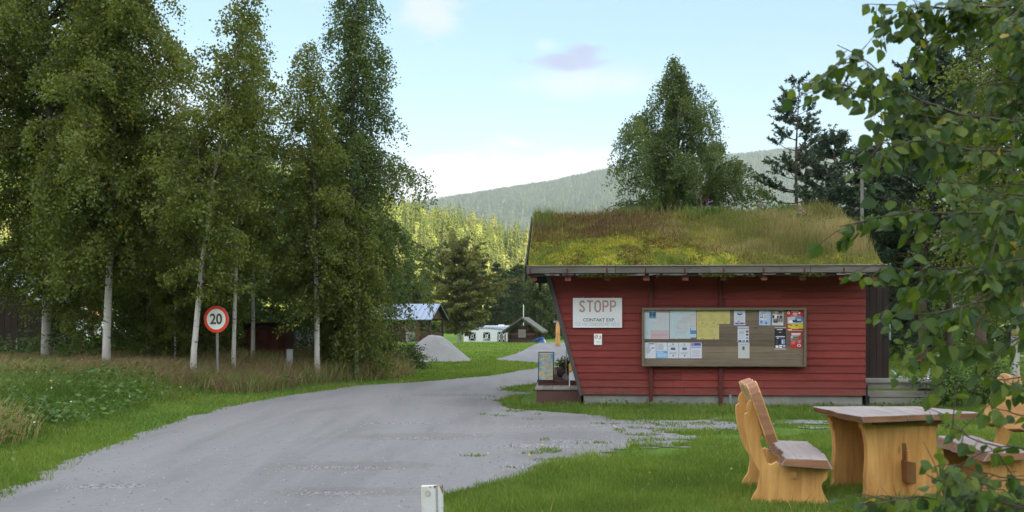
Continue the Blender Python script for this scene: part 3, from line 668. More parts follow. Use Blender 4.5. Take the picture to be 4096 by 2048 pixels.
for i, (x, y, k) in enumerate(trees):
    s = rng.uniform(.7, 1.2) * (1.1 if k == 'spruce' else 1.0); a = rng.uniform(0, 6.283); q = rng.integers(len(protos[k]))
    if i in single:
        nm, lb, ct = TXT[k]; e = thing(nm, lb, ct, (x, y, zz[i]), a, 'single trees on the sunlit hillside, ' + ct); e.scale = (s, s, s)
        link('crown', protome[k][q], e); link('trunk', trunk_me, e)
    else:
        V, Fc, T = protos[k][q]; ca, sa = math.cos(a), math.sin(a)
        W = V @ np.array([[ca, sa, 0], [-sa, ca, 0], [0, 0, 1]]) * s + np.array([x, y, zz[i] - .3])
        L = stuffs[k]; L[0].append(W); L[1].append(Fc + off[k]); L[2].append(np.clip(T + rng.normal() * .12, .02, .98)); off[k] += len(V)
for k, nm in (('spruce', 'spruce_wood'), ('birch', 'birch_wood'), ('pine', 'pine_wood')):
    A, B, C = stuffs[k]; tag(mesh_np(nm, np.vstack(A), np.vstack(B), M[tm[k]], np.concatenate(C)), kind='stuff', cat='wood', label={'spruce': 'dark spruces massed on the sunlit hillside', 'birch': 'yellow-green birches massed on the sunlit hillside', 'pine': 'olive pines massed on the sunlit hillside'}[k])
# far mountain wood: small cones
n = 60000; y = 2650 - rng.random(n) ** 1.6 * 1650; x = rng.uniform(-.27, .5, n) * y; z = hz_mount(x, y)
keep = fbm(x * .006, y * .006, 61, 4) + .25 * rng.random(n) > .42; x, y, z = x[keep], y[keep], z[keep]; n = len(x)
h = rng.uniform(6, 13, n); r = h * .20; V = np.stack([np.stack([x + r * c, y + r * s_, z + 0 * x], 1) for c, s_ in ((1, 0), (-.5, .87), (-.5, -.87))] + [np.stack([x, y, z + h], 1)], 1).reshape(-1, 3)
b = np.arange(n)[:, None] * 4; Fc = np.concatenate([b + np.array([0, 1, 3]), b + np.array([1, 2, 3]), b + np.array([2, 0, 3])])
M['mount_tree'] = foliage('mountain_tree', ramp3((.012, .026, .016), (.030, .048, .024), (.085, .105, .046)), transl=.05, rough=1, spec=0)
tag(mesh_np('mountain_wood', V, Fc, M['mount_tree'], np.tile(np.clip(rng.normal(.5, .2, n), 0, 1), 3)), kind='stuff', cat='wood', label='hazy spruce wood covering the far mountain')
# ------------------------------------------------------------------ the kiosk
KX, KY, KT = 1.309, 17.95, R(3.5)
ct_, st_ = math.cos(KT), math.sin(KT)
def K(px, py, v=0.0):
    """photo pixel -> (u, z) on the kiosk plane v metres behind its front siding"""
    dx = (px - 2048) / F
    u = (dx * (KY + v * ct_) - KX - v * st_) / (ct_ + dx * st_); Y = KY - u * st_ + v * ct_
    return u, EYE - (py - HZ) / F * Y
def siding_mat():
    m, t, b = new_mat('red_siding_paint'); o = obj_co(t)
    st = t.noise(t.scaled(o, (2.2, 8, 40)), 1.0, 5, .65); big = t.noise(o, .9, 4); fine = t.noise(t.scaled(o, (14, 30, 160)), 1.0, 3)
    f = t.m('ADD', t.m('MULTIPLY', st, .6), t.m('MULTIPLY', big, .4))
    c = t.mix(t.step(f, .3, .7), (.165, .029, .024), (.270, .049, .038)); tv = t.m('ADD', .84, t.m('MULTIPLY', tint(t), .32))
    c = t.mix(1.0, c, t.n('ShaderNodeCombineColor', {0: tv, 1: tv, 2: tv}).outputs[0], 'MULTIPLY')
    sp = t.noise(t.scaled(o, (5, 5, 9)), 1.0, 5, .7); c = t.mix(t.m('MULTIPLY', t.step(sp, .70, .76), .45), c, (.30, .20, .18))
    zz = t.n('ShaderNodeSeparateXYZ', {0: o}).outputs[2]; splash = t.m('MULTIPLY', t.m('SUBTRACT', 1.0, t.step(t.m('ADD', zz, t.m('MULTIPLY', big, .35)), .38, .72)), t.step(sp, .38, .62))
    c = t.mix(t.m('MULTIPLY', splash, .45), c, (.16, .095, .075))
    fade = t.noise(t.scaled(o, (.5, 1, 1.6)), 1.0, 4); c = t.mix(t.m('MULTIPLY', t.step(fade, .45, .7), .16), c, (.30, .085, .070))
    t.put(b.inputs['Base Color'], c); b.inputs['Roughness'].default_value = .75; b.inputs['Specular IOR Level'].default_value = .25
    bump(t, b, fine, .25, .003); return m
M['siding'] = siding_mat()
M['redpost'] = plain('red_post_paint', (.105, .020, .018), .7, .3, 8)
M['redrafter'] = plain('rafter_red', (.30, .085, .070), .7, .3, 9)
M['brownwood'] = wood('brown_stained_wood', (.026, .017, .014), (.050, .030, .024), 'z', 3, 12, knots=False)
M['deckred'] = wood('red_brown_plank', (.085, .040, .036), (.13, .062, .052), 'x', 2, 14, knots=False)
M['grey_x'] = wood('weathered_plank', (.19, .165, .145), (.34, .31, .28), 'x', 2, 16)
M['grey_z'] = wood('weathered_post', (.16, .145, .125), (.30, .275, .245), 'z', 2, 16)
M['trim'] = wood('dark_edge_board', (.060, .052, .050), (.115, .100, .092), 'z', 2, 14, knots=False)
M['board_x'] = wood('notice_board_plank', (.135, .098, .066), (.235, .180, .128), 'x', 1.5, 16, tvar=.3)
M['frame'] = wood('notice_frame_wood', (.13, .105, .072), (.20, .165, .115), 'x', 2, 14, knots=False)
M['concrete'] = plain('old_concrete', (.27, .255, .235), .95, .45, 3.5, bmp=.6, bscale=24)
M['steel'] = plain('galvanised_steel', (.42, .44, .46), .45, .2, 6, metal=.7)
M['black'] = plain('black_fitting', (.015, .015, .016), .5, .2)
M['felt'] = plain('roofing_felt', (.022, .021, .022), .9, .3, 8)
M['white'] = plain('white_paint', (.80, .80, .81), .55, .06, 4)
M['paper'] = plain('white_paper', (.66, .66, .74), .5, .04, 12)

kiosk = thing('kiosk', 'red clapboard kiosk with sod roof and leaning left wall', 'kiosk', (KX, KY, 0), -KT)
WR = K(3462, 1400)[0]                                        # right end of the siding
zb = K(2325, 1577)[1]; ZT = 2.60; SL = (K(2190, 1095)[0]) / (K(2190, 1095)[1] - zb)   # lean of the left edge, u per metre of height
DEP = 4.3; EV = -.62; RV = 2.25; SLOPE = math.tan(R(23)); ZE = 2.52
def roof_z(v): return ZE + SLOPE * (v - EV) if v < RV else ZE + SLOPE * (RV - EV) - SLOPE * (v - RV)
def lu(z): return SL * (z - zb)
mb = MB(); mb.box(.05, WR - .05, .03, DEP, -.4, zb + .012); mb.build('foundation', M['concrete'], kiosk, .006)
# lap siding, each board a wedge
mb = MB(); hgt = .1395; z = zb; rr = np.random.default_rng(5)
while z < ZT + .1:
    z1 = z + hgt; mb.t = rr.uniform(.15, .85); j = rr.uniform(-.004, .004)
    cutu = sorted(rr.uniform(.8, WR - .5, rr.integers(1, 3))); ends = [None] + list(cutu) + [WR + j]
    for e0, e1 in zip(ends[:-1], ends[1:]):
        a0, a1 = (lu(z) + .02, lu(z1) + .02) if e0 is None else (e0 + .002,) * 2; b = e1 - .001; mb.t = rr.uniform(.1, .9); dz = rr.uniform(-.002, .002)
        mb.hexa([(a0, -.020, z + dz), (b, -.020, z + dz), (b, .03, z), (a0, .03, z), (a1, -.002, z1 + .006), (b, -.002, z1 + .006), (b, .03, z1 + .006), (a1, .03, z1 + .006)])
    z = z1
mb.build('siding', M['siding'], kiosk)
# the other three walls with their gables
mb = MB(); vs = [.03, RV, DEP]
zt = [roof_z(v) - .16 for v in vs]
Lt = [(lu(zt[i]) + .03, vs[i], zt[i]) for i in range(3)]; Lb = [(.03, .03, zb), (.03, RV, zb), (.03, DEP, zb)]
mb.add(Lb + Lt, [(0, 1, 4, 3), (1, 2, 5, 4)])
Rt = [(WR - .012, vs[i], zt[i]) for i in range(3)]; Rb = [(WR - .012, v, zb) for v in vs]
mb.add(Rb + Rt, [(0, 3, 4, 1), (1, 4, 5, 2)])
mb.add([(.03, DEP, zb), (WR, DEP, zb), (WR, DEP, zt[2]), (lu(zt[2]) + .03, DEP, zt[2])], [(0, 1, 2, 3)])
mb.build('side_wall', M['brownwood'], kiosk)
# slanted edge board
mb = MB(); zt0 = 2.50
mb.hexa([(lu(zb) - .035, -.045, zb - .02), (lu(zb) + .035, -.045, zb - .02), (lu(zb) + .035, .03, zb - .02), (lu(zb) - .035, .03, zb - .02),
         (lu(zt0) - .045, -.045, zt0), (lu(zt0) + .045, -.045, zt0), (lu(zt0) + .045, .03, zt0), (lu(zt0) - .045, .03, zt0)])
mb.build('edge_board', M['trim'], kiosk, .004)
for px in (2603, 2881):
    u = K(px, 1550)[0]; mb = MB(); mb.box(u - .035, u + .035, -.075, -.022, -.15, 2.53); mb.build('post', M['redpost'], kiosk, .004)
# roof: deck boards, rafters, fascia, sod
UL = K(2106, 1085, EV)[0]; UR = K(3545, 1080, EV)[0]
mb = MB()
for v0, v1 in ((EV, RV), (RV, DEP + .6)):
    z0, z1 = roof_z(v0), roof_z(v1)
    mb.hexa([(UL + .03, v0, z0 - .10), (UR - .03, v0, z0 - .10), (UR - .03, v1, z1 - .10), (UL + .03, v1, z1 - .10), (UL + .03, v0, z0 - .05), (UR - .03, v0, z0 - .05), (UR - .03, v1, z1 - .05), (UL + .03, v1, z1 - .05)])
roof = mb.build('roof', M['brownwood'], kiosk)
for px in (2135, 2272, 2430, 2585, 2741, 2894, 3055, 3210, 3367, 3500):
    u = K(px, 1100, EV + .1)[0]; mb = MB(); v0, v1 = EV + .06, .03; z0, z1 = roof_z(v0) - .12, roof_z(v1) - .12
    mb.hexa([(u - .055, v0, z0 - .085), (u + .055, v0, z0 - .085), (u + .055, v1, z1 - .10), (u - .055, v1, z1 - .10), (u - .055, v0, z0), (u + .055, v0, z0), (u + .055, v1, z1), (u - .055, v1, z1)])
    mb.build('rafter', M['redrafter'], kiosk, .003)
mb = MB()
us = [UL, UL + 1.62, UL + 3.3, UL + 5.1, UR]; 
for a, b in zip(us[:-1], us[1:]):
    mb.t = rr.uniform(.2, .8); mb.box(a + .003, b - .003, EV - .055, EV, ZE - .045, ZE + .075)
mb.m = 1; mb.box(UL, UR, EV - .075, EV + .06, ZE + .077, ZE + .095)
M['fascia'] = wood('fascia_board_wood', (.085, .072, .060), (.20, .175, .15), 'x', 2, 16)
fas = mb.build('fascia', [M['fascia'], M['grey_x']], kiosk, .004)
mb = MB()
for u in [K(px, 1080, EV)[0] for px in (2121, 2269, 2427, 2581, 2738, 2893, 3052, 3215, 3372)]: mb.box(u - .013, u + .013, EV - .066, EV - .056, ZE - .06, ZE + .04)
mb.build('bracket', M['redpost'], fas)
# drip edge hanging below: pale flaking strip and moss
mb = MB()
for k in range(60):
    u = rr.uniform(UL + .3, UR - .2); w = rr.uniform(.05, .22); mb.box(u, u + w, EV - .030, EV - .012, ZE - .075 - rr.uniform(0, .014), ZE - .056)
mb.build('drip_strip', M['grey_x'], kiosk)
# verge boards at the left end
mb = MB(); 
mb.hexa([(UL - .03, EV - .06, ZE - .20), (UL, EV - .06, ZE - .20), (UL, RV, roof_z(RV) - .20), (UL - .03, RV, roof_z(RV) - .20), (UL - .03, EV - .06, ZE + .10), (UL, EV - .06, ZE + .10), (UL, RV, roof_z(RV) + .10), (UL - .03, RV, roof_z(RV) + .10)])
mb.build('verge_board', M['felt'], kiosk, .003)
mb = MB(); u, z = K(2160, 1118, .0); mb.box(u - .1, lu(2.4) - .02, .05, .16, z - .06, z + .10); mb.box(u - .02, u + .02, .05, .12, z - .22, z - .06); mb.build('beam_end', M['felt'], kiosk, .004)

def sod_mat():
    m, t, b = new_mat('moss_sod'); o = obj_co(t); n = t.noise(o, 2.1, 5, .6, .4); n2 = t.noise(o, 9, 5, .65); n3 = t.noise(o, 45, 3)
    f = t.m('ADD', t.m('MULTIPLY', n, .7), t.m('MULTIPLY', n2, .3))
    c = t.ramp(f, [(.34, (.13, .072, .028)), (.44, (.16, .155, .028)), (.52, (.13, .175, .026)), (.59, (.36, .32, .045)), (.70, (.15, .17, .035))])
    c = t.mix(t.m('MULTIPLY', t.step(n3, .4, .7), .4), c, (.05, .06, .015))
    t.put(b.inputs['Base Color'], c); b.inputs['Roughness'].default_value = .95; b.inputs['Specular IOR Level'].default_value = .05
    bump(t, b, t.m('ADD', n2, t.m('MULTIPLY', n3, .6)), 1.0, .04); return m
M['sod'] = sod_mat()
def sod_h(u, v): return .07 + .10 * smooth(EV, EV + .5, v) + .13 * (fbm(u * 1.6, v * 1.6, 71, 4) - .35) + .05 * (fbm(u * 6, v * 6, 73, 3) - .5)
def sod_z(u, v):
    z = np.where(v < RV, ZE + SLOPE * (v - EV), ZE + SLOPE * (RV - EV) - SLOPE * (v - RV)) + sod_h(u, v) - .06
    return z
su = np.linspace(UL + .02, UR - .02, 160); sv = np.linspace(EV - .01, DEP + .6, 100)
V, Fc = grid(su, sv, sod_z); V[:, 2] = np.where(np.abs(V[:, 1] - (EV - .01)) < 1e-6, ZE + .098, V[:, 2])
nx, ny = len(su), len(sv)
nv = len(V); ring = list(range(nx)) + [nx * k + nx - 1 for k in range(1, ny)] + [nx * (ny - 1) + k for k in range(nx - 2, -1, -1)] + [nx * k for k in range(ny - 2, 0, -1)]
low = V[ring].copy(); low[:, 2] = [roof_z(v) - .048 for v in low[:, 1]]
V = np.vstack([V, low]); m_ = len(ring)
skirt = np.array([(ring[(k + 1) % m_], ring[k], nv + k, nv + (k + 1) % m_) for k in range(m_)]); Fc = np.vstack([Fc, skirt])
sod = mesh_np('sod', V, Fc, M['sod'], parent=roof, smooth_=True)
# open brown door, its handle strip, the porch
mb = MB(); u0 = WR + .01; u1 = K(3556, 1300, .55)[0]; z0 = K(3500, 1512, .55)[1]; z1 = K(3500, 1148, .55)[1]
for k in range(5):
    mb.t = rr.uniform(.2, .8); a = u0 + (u1 - u0) * k / 5; mb.box(a + .003, a + (u1 - u0) / 5 - .002, .55, .59, z0, z1)
mb.box(u0 + .01, u1 - .01, .592, .62, z0 + .2, z0 + .3); mb.box(u0 + .01, u1 - .01, .592, .62, z1 - .3, z1 - .2)
door = mb.build('door', M['brownwood'], kiosk, .003)
mb = MB(); a, b = K(3566, 1298, .55)[1], K(3566, 1360, .55)[1]; mb.box(u1 + .002, u1 + .035, .545, .58, b, a); mb.build('lock_plate', M['steel'], door, .003)
mb = MB(); mb.tube([(u1 - .04, .55, b + .08), (u1 - .04, .50, b + .08), (u1 - .10, .50, b + .08)], .010, 8); mb.build('handle', M['black'], door)
mb = MB(); a, b = K(3545, 1000, .9)
mb.box(UR - .16, UR - .10, .9, .96, .45, 2.6); mb.build('porch_post', M['brownwood'], kiosk, .003)
PR = K(3765, 1550, .35)[0]; zt = K(3600, 1525, .35)[1]
mb = MB()
for k in range(9):
    mb.t = rr.uniform(.2, .8); mb.box(WR + .02, PR + rr.uniform(-.02, .02), .33 + k * .125, .33 + k * .125 + .118, zt - .035, zt)
for a, b in ((zt - .14, zt - .04), (zt - .30, zt - .18), (zt - .46, zt - .32), (-.1, zt - .48)):
    mb.t = rr.uniform(.1, .8); mb.box(WR + .06, PR - .05, .36, .39, a, b)
mb.box(PR - .05, PR - .02, .36, 1.44, -.1, zt - .04)
mb.build('porch_deck', M['grey_x'], kiosk, .003)
mb = MB(); mb.box(WR + .005, WR + .04, -.01, .30, -.1, zb + .2); mb.box(WR + .005, WR + .12, .15, .30, -.1, zb - .02); mb.build('corner_post', M['felt'], kiosk)
# steps along the leaning left wall
mb = MB(); a = K(2140, 1560, .35)[0]; zs = K(2200, 1551, .35)[1]
for k in range(6):
    mb.t = rr.uniform(.3, .9); mb.box(a + k * .17, a + k * .17 + .164, .33, 3.6, zs - .04, zs)
mb.build('step_top', M['grey_x'], kiosk, .003)
mb = MB(); mb.t = .7; mb.box(a + .025, .0, .36, .40, -.1, zs - .042); mb.box(a + .025, a + .06, .40, 3.6, -.1, zs - .042); mb.build('step_front', M['deckred'], kiosk, .003)
v2 = 1.05; zs2 = K(2250, 1522, v2)[1]; a2 = K(2152, 1525, v2)[0]
mb = MB(); mb.t = .4; mb.box(a2, .02, v2, 3.6, zs + .002, zs2 - .04); mb.box(a2 - .02, .02, v2 - .02, 3.6, zs2 - .039, zs2); mb.build('threshold', M['deckred'], kiosk, .003)
mb = MB(); u = K(2922, 1600, -.12)[0]; mb.tube([(u, -.12, -.1), (u, -.12, K(2922, 1578, -.12)[1])], .025, 10); mb.build('vent_pipe', M['steel'], kiosk)

# ------------------------------------------------------------------ what hangs on the siding; KW gives a kiosk-plane frame in the world
KM = Matrix.Translation((KX, KY, 0)) @ Matrix.Rotation(-KT, 4, 'Z')
def hang(name, label, cat, u, v, z, group=None):
    o = thing(name, label, cat, KM @ Vector((u, v, z)), -KT, group); return o
def colour(name, c, rough=.55): 
    if name not in M: M[name] = plain(name, c, rough, .10, 14)
    return M[name]
# STOPP sign
ul, zt_ = K(2291.5, 1192, -.05); ur, zb_ = K(2488, 1311, -.05)
sg = hang('stop_notice', 'large white board painted STOPP CONTAKT EXP in faded red letters', 'sign', (ul + ur) / 2, -.05, (zt_ + zb_) / 2)
W2, H2 = (ur - ul) / 2, (zt_ - zb_) / 2
mb = MB(); mb.box(-W2, W2, -.008, .018, -H2, H2); mb.build('panel', M['white'], sg, .003)
M['faded'] = plain('faded_red_lettering', (.60, .30, .23), .7, .30, 30); M['letter_edge'] = plain('letter_outline', (.30, .20, .17), .7, .3, 20)
def stroke(mb, pts, w, y):
    for (x0, z0), (x1, z1) in zip(pts[:-1], pts[1:]):
        d = math.hypot(x1 - x0, z1 - z0) or 1e-6; nx_, nz_ = -(z1 - z0) / d * w / 2, (x1 - x0) / d * w / 2; ex, ez = (x1 - x0) / d * w * .2, (z1 - z0) / d * w * .2
        y += 2e-5
        mb.add([(x0 - nx_ - ex, y, z0 - nz_ - ez), (x1 - nx_ + ex, y, z1 - nz_ + ez), (x1 + nx_ + ex, y, z1 + nz_ + ez), (x0 + nx_ - ex, y, z0 + nz_ - ez)], [(0, 1, 2, 3)])
GL = {'S': [(.85, .85), (.7, .98), (.4, 1), (.15, .88), (.12, .72), (.3, .58), (.68, .42), (.86, .26), (.8, .08), (.5, 0), (.2, .04), (.06, .2)],
      'T': [(0, 1), (1, 1), (.5, 1), (.5, 0)], 'O': [(.3, 0), (.7, 0), (.95, .2), (.95, .8), (.7, 1), (.3, 1), (.05, .8), (.05, .2), (.3, 0)],
      'P': [(.1, 0), (.1, 1), (.7, 1), (.92, .88), (.92, .6), (.7, .48), (.1, .48)]}
for w, mt, yy, nm in ((.030, 'letter_edge', -.0095, 'lettering_edge'), (.021, 'faded', -.0125, 'lettering')):
    mb = MB(); k = 0
    for chx, ch in zip((-.335, -.190, -.045, .100, .240), 'STOPP'):
        stroke(mb, [(chx + p * .105 - .002, .095 - .085 + q * .195 - .0 + .015) for p, q in GL[ch]], w, yy - k * .0002)
    mb.build(nm, M[mt], sg)
colour('ink', (.09, .08, .08)); colour('pale_ink', (.50, .49, .50)); colour('grey_ink', (.36, .36, .40))
mb = MB(); put_text(mb, 'CONTAKT EXP.', .085, .03, -.135, -.0105, .0012, 1.0); mb.build('caption', M['ink'], sg)
mb = MB(); put_text(mb, 'TLF +47 32065592/48128515', .088, 0, -.215, -.0105, 0, .80); mb.build('phone_line', M['pale_ink'], sg)
mb = MB()
for x in (-.27, .29): mb.tube([(x, .0, H2 - .01), (x, -.01, H2 + .025), (x + .012, .0, H2 + .01)], .004, 5)
mb.build('hanger', M['steel'], sg)
# alarm plate
ul, zt_ = K(2376, 1335, -.035); ur, zb_ = K(2408, 1380, -.035); W2, H2 = (ur - ul) / 2, (zt_ - zb_) / 2
pl = hang('alarm_plate', 'small white alarm company plate with ring logo below the big board', 'sign', (ul + ur) / 2, -.035, (zt_ + zb_) / 2)
mb = MB(); mb.box(-W2, W2, -.004, .012, -H2, H2)
M['plate_white'] = plain('enamel_white', (.90, .89, .86), .3, .03, 4); mb.build('panel', M['plate_white'], pl, .003)
mb = MB(); q = [(-.035 + .022 * math.cos(a), .045 + .026 * math.sin(a)) for a in np.linspace(.9, 6.3, 14)]; stroke(mb, q, .009, -.0055)
stroke(mb, [(.052, .066), (.036, .062), (.034, .050), (.050, .040), (.052, .026), (.040, .020)], .009, -.0058)
mb.m = 1; mb.add([(-.030, -.0063, .052), (-.004, -.0063, .052), (-.004, -.0063, .075), (-.026, -.0063, .075)], [(0, 1, 2, 3)]); stroke(mb, [(.012, .022), (.026, .012), (.042, .020)], .008, -.0064)
colour('logo_red', (.55, .03, .03)); mb.build('emblem', [M['ink'], M['logo_red']], pl)
mb = MB(); mb.box(-.045, .045, -.0052, -.0045, -.042, -.037); mb.box(-.026, .026, -.0052, -.0045, -.060, -.055); mb.build('small_print', M['pale_ink'], pl)

# notice board
ul, zt_ = K(2568, 1231, -.16); ur, zb_ = K(3226, 1467, -.16); NW, NH = ur - ul, zt_ - zb_
nb_ = hang('notice_board', 'long brown plank notice board with flyers pinned on it', 'notice board', ul, -.10, zb_)
mb = MB(); nrow = 9
for k in range(nrow):
    mb.t = rr.uniform(.1, .9); z0 = .02 + (NH - .04) * k / nrow; mb.box(.02, NW - .02, -.005, .018, z0 + .002, z0 + (NH - .04) / nrow - .001)
mb.build('back_panel', M['board_x'], nb_)
mb = MB(); fw = .045
for x0, x1, z0, z1 in ((0, NW, NH - fw, NH), (0, NW, 0, fw * .7), (0, fw, fw * .7 + .001, NH - fw - .001), (NW - fw, NW, fw * .7 + .001, NH - fw - .001)):
    mb.t = rr.uniform(.3, .7); mb.box(x0, x1, -.062, .022, z0, z1)
mb.build('frame', M['frame'], nb_, .003)
def B(px, py): u, z = K(px, py, -.107); return u, z
def paper(name, label, cat, x0, y0, x1, y1, base, prints, group=None, tilt=0.0, text=()):
    """a sheet on the board, prints = (x0,y0,x1,y1 in shares from the top left, colour name)"""
    a, b = B(x0, y0), B(x1, y1); w, h = b[0] - a[0], a[1] - b[1]
    o = hang(name, label, cat, (a[0] + b[0]) / 2, -.1065, (a[1] + b[1]) / 2, group); o.rotation_euler[1] = tilt
    mb = MB(); names = [base] + sorted({p[4] for p in prints})
    mb.box(-w / 2, w / 2, -.0012, .0008, -h / 2, h / 2)
    for q, p in enumerate(prints):
        mb.m = names.index(p[4]); yy = -.0018 - q * .00012
        X0, X1, Z0, Z1 = -w / 2 + w * p[0], -w / 2 + w * p[2], h / 2 - h * p[3], h / 2 - h * p[1]
        if len(p) > 5:  # an ellipse
            pts = [((X0 + X1) / 2 + (X1 - X0) / 2 * math.cos(t_), yy, (Z0 + Z1) / 2 + (Z1 - Z0) / 2 * math.sin(t_)) for t_ in np.linspace(0, 6.283, 18)[:-1]]
            mb.add(pts, [tuple(range(len(pts)))])
        else: mb.add([(X0, yy, Z0), (X1, yy, Z0), (X1, yy, Z1), (X0, yy, Z1)], [(0, 1, 2, 3)])
    for (s, size, x, z, cn) in text:
        if cn not in names: names.append(cn)
        mb.m = names.index(cn); put_text(mb, s, size * h, -w / 2 + w * x, h / 2 - h * z, -.0045, .0006)
    mb.build('sheet', [M[c] for c in names], o); return o
for n_, c in dict(map_sea=(.50, .60, .64), map_land=(.55, .56, .58), map_pink=(.60, .42, .44), map_line=(.40, .40, .46), photo_blue=(.10, .24, .50), photo_dark=(.05, .06, .09), yellow_paper=(.62, .52, .19), yellow_ink=(.47, .40, .16),
                  sky_blue=(.22, .47, .70), navy=(.07, .07, .28), violet=(.30, .24, .50), leaf_green=(.12, .17, .05), poster_red=(.52, .028, .030), poster_yellow=(.75, .58, .02), poster_black=(.022, .022, .028), skin=(.38, .20, .13), pale_blue=(.42, .55, .74), rust=(.35, .08, .07),
                  paper_grey=(.55, .56, .62), cream_paper=(.60, .58, .54), gloss=(.9, .9, .92), tan=(.30, .22, .14)).items(): colour(n_, c)
def lines(x0, x1, y0, y1, n, c, rg=rr): return [(x0 + rg.uniform(0, .03), y0 + (y1 - y0) * k / n, x1 - rg.uniform(0, .3) * (x1 - x0), y0 + (y1 - y0) * (k + .42) / n, c) for k in range(n)]
def specks(x0, x1, y0, y1, n, c, s=.03, slope=0.0):
    out = []
    for _ in range(n):
        a, b = rr.uniform(x0, x1), rr.uniform(y0, y1); out.append((a, b - slope * a, a + s * rr.uniform(.5, 1.6), b - slope * a + s * rr.uniform(.3, .8), c))
    return out
paper('road_map', 'pale road map with a blue leaflet pinned over its top edge', 'map', 2570.5, 1236, 2677, 1356, 'map_sea',
      [(0, 0, 1, .13, 'map_pink'), (.35, .45, 1, .62, 'map_land'), (.5, .16, 1, .5, 'map_land'), (.3, .70, 1, .99, 'map_pink')] + specks(.1, .75, .60, .95, 60, 'map_line', .02, .5) + [(.36 + k * .1, .82, .41 + k * .1, .90, 'map_line', 1) for k in range(6)]
      + [(.25, .0, .49, .30, 'photo_blue'), (.25, .17, .49, .20, 'photo_dark'), (.25, .10, .33, .25, 'photo_dark'), (.40, .10, .49, .25, 'photo_dark'), (.26, .02, .48, .10, 'sky_blue')])
paper('road_map', 'pale map of a coastline with a small mountain photo, second sheet from the left', 'map', 2679.5, 1235, 2785, 1355, 'map_sea',
      [(.25, .35, .7, .85, 'map_land', 1), (.45, .05, .85, .5, 'map_land', 1), (.76, .18, 1, .6, 'map_pink'), (.78, .22, .98, .58, 'map_land'), (.77, .64, 1, .84, 'photo_blue'), (.80, .64, 1, .72, 'paper_grey')] + specks(.15, .65, .55, 1.15, 110, 'map_line', .022, .5) + [(.78, .96, .99, .99, 'navy')])
for k, (x, y, lb) in enumerate(((2787, 1234, 'yellow printed sheet in the top row, next to the map'), (2831.5, 1234, 'yellow printed sheet in the middle of the top row'), (2876, 1234, 'yellow printed sheet standing out at the right of the top row'),
                                (2787.5, 1296, 'yellow printed sheet in the lower row, left one'), (2832, 1296, 'yellow printed sheet in the lower row, right one'))):
    paper('notice_sheet', lb, 'notice', x, y, x + 44.2, y + 61.6, 'yellow_paper', lines(.08, .95, .08, .28, 5, 'yellow_ink') + lines(.12, .6, .36, .62, 6, 'yellow_ink') + lines(.12, .9, .64, .86, 4, 'yellow_ink') + [(.4, .93, .62, .96, 'photo_dark'), (.8, .01, .95, .04, 'rust')], 'yellow sheets pinned as a block')
A4s = 'white sheets in plastic sleeves in the bottom row'
paper('notice_sheet', 'white sheet in shiny plastic at the left end of the bottom row', 'notice', 2579, 1370.5, 2623.5, 1433, 'paper', [(.34, .05, .86, .10, 'navy')] + lines(.12, .6, .14, .7, 9, 'grey_ink') + [(.62, .30, .86, .38, 'photo_blue')] + [(.25 + .08 * k, .84 - .07 * k, .33 + .08 * k, .87 - .07 * k, 'gloss') for k in range(8)] + specks(.1, .9, .15, .3, 10, 'gloss', .07), A4s)  # white diagonal blocks and specks paint the glare on the plastic sleeve
paper('notice_sheet', 'white sheet with a sky blue lower half in shiny plastic', 'notice', 2625, 1370.5, 2669, 1433, 'paper', [(0, .54, 1, 1, 'sky_blue'), (.0, .60, .6, .66, 'pale_blue'), (.1, .70, 1, .9, 'pale_blue'), (.68, .56, .95, .63, 'photo_blue')] + lines(.1, .8, .08, .48, 8, 'grey_ink') + specks(.6, .95, .25, .45, 6, 'gloss', .08), A4s)  # the white specks are sleeve glare put into the colour
for x, lb in ((2670.3, 'white sheet with a small landscape photo, third in the bottom row'), (2716, 'white sheet with a small landscape photo, fourth in the bottom row')):
    paper('notice_sheet', lb, 'notice', x, 1370.5, x + 44.3, 1433, 'paper', [(.44, .06, .55, .14, 'rust'), (.29, .28, .70, .37, 'sky_blue'), (.29, .35, .70, .42, 'photo_dark'), (.29, .41, .70, .47, 'leaf_green'), (.44, .79, .57, .88, 'rust')] + lines(.15, .9, .18, .24, 2, 'grey_ink') + lines(.15, .9, .62, .76, 4, 'grey_ink'), A4s)
paper('notice_sheet', 'white sheet with a violet sky picture on its upper third, right end of bottom row', 'notice', 2761.6, 1370.5, 2807, 1433, 'paper', [(.05, .02, .92, .34, 'violet'), (.35, .03, .92, .16, 'navy'), (.05, .22, .9, .30, 'pale_blue'), (.15, .48, .85, .76, 'paper_grey')] + lines(.1, .9, .82, .9, 2, 'violet'), A4s)
paper('flyer', 'white flyer with a blue oval picture', 'flyer', 2936, 1237, 2981, 1300.5, 'paper', [(.28, .16, .75, .38, 'navy', 1), (.32, .17, .72, .29, 'pale_blue', 1), (.06, .84, .94, .95, 'violet'), (.2, .86, .34, .94, 'photo_dark'), (.6, .86, .8, .93, 'photo_dark'), (.32, .74, .5, .79, 'navy')] + lines(.1, .9, .09, .13, 1, 'navy') + lines(.15, .85, .42, .7, 6, 'paper_grey'), text=())
paper('flyer', 'white flyer headed FAGERDALEN with small photos along its edges', 'flyer', 2950.5, 1306, 2996, 1369, 'paper', [(.72, .24, .96, .39, 'rust'), (.72, .46, .95, .58, 'photo_dark'), (.73, .67, .95, .79, 'violet'), (.06, .87, .32, .98, 'photo_dark'), (.42, .87, .64, .98, 'photo_blue'), (.73, .87, .95, .98, 'photo_dark')] + lines(.12, .62, .28, .5, 6, 'grey_ink') + lines(.12, .65, .55, .8, 6, 'paper_grey'), text=(('FAGERDALEN', .125, .5, .12, 'navy'),))
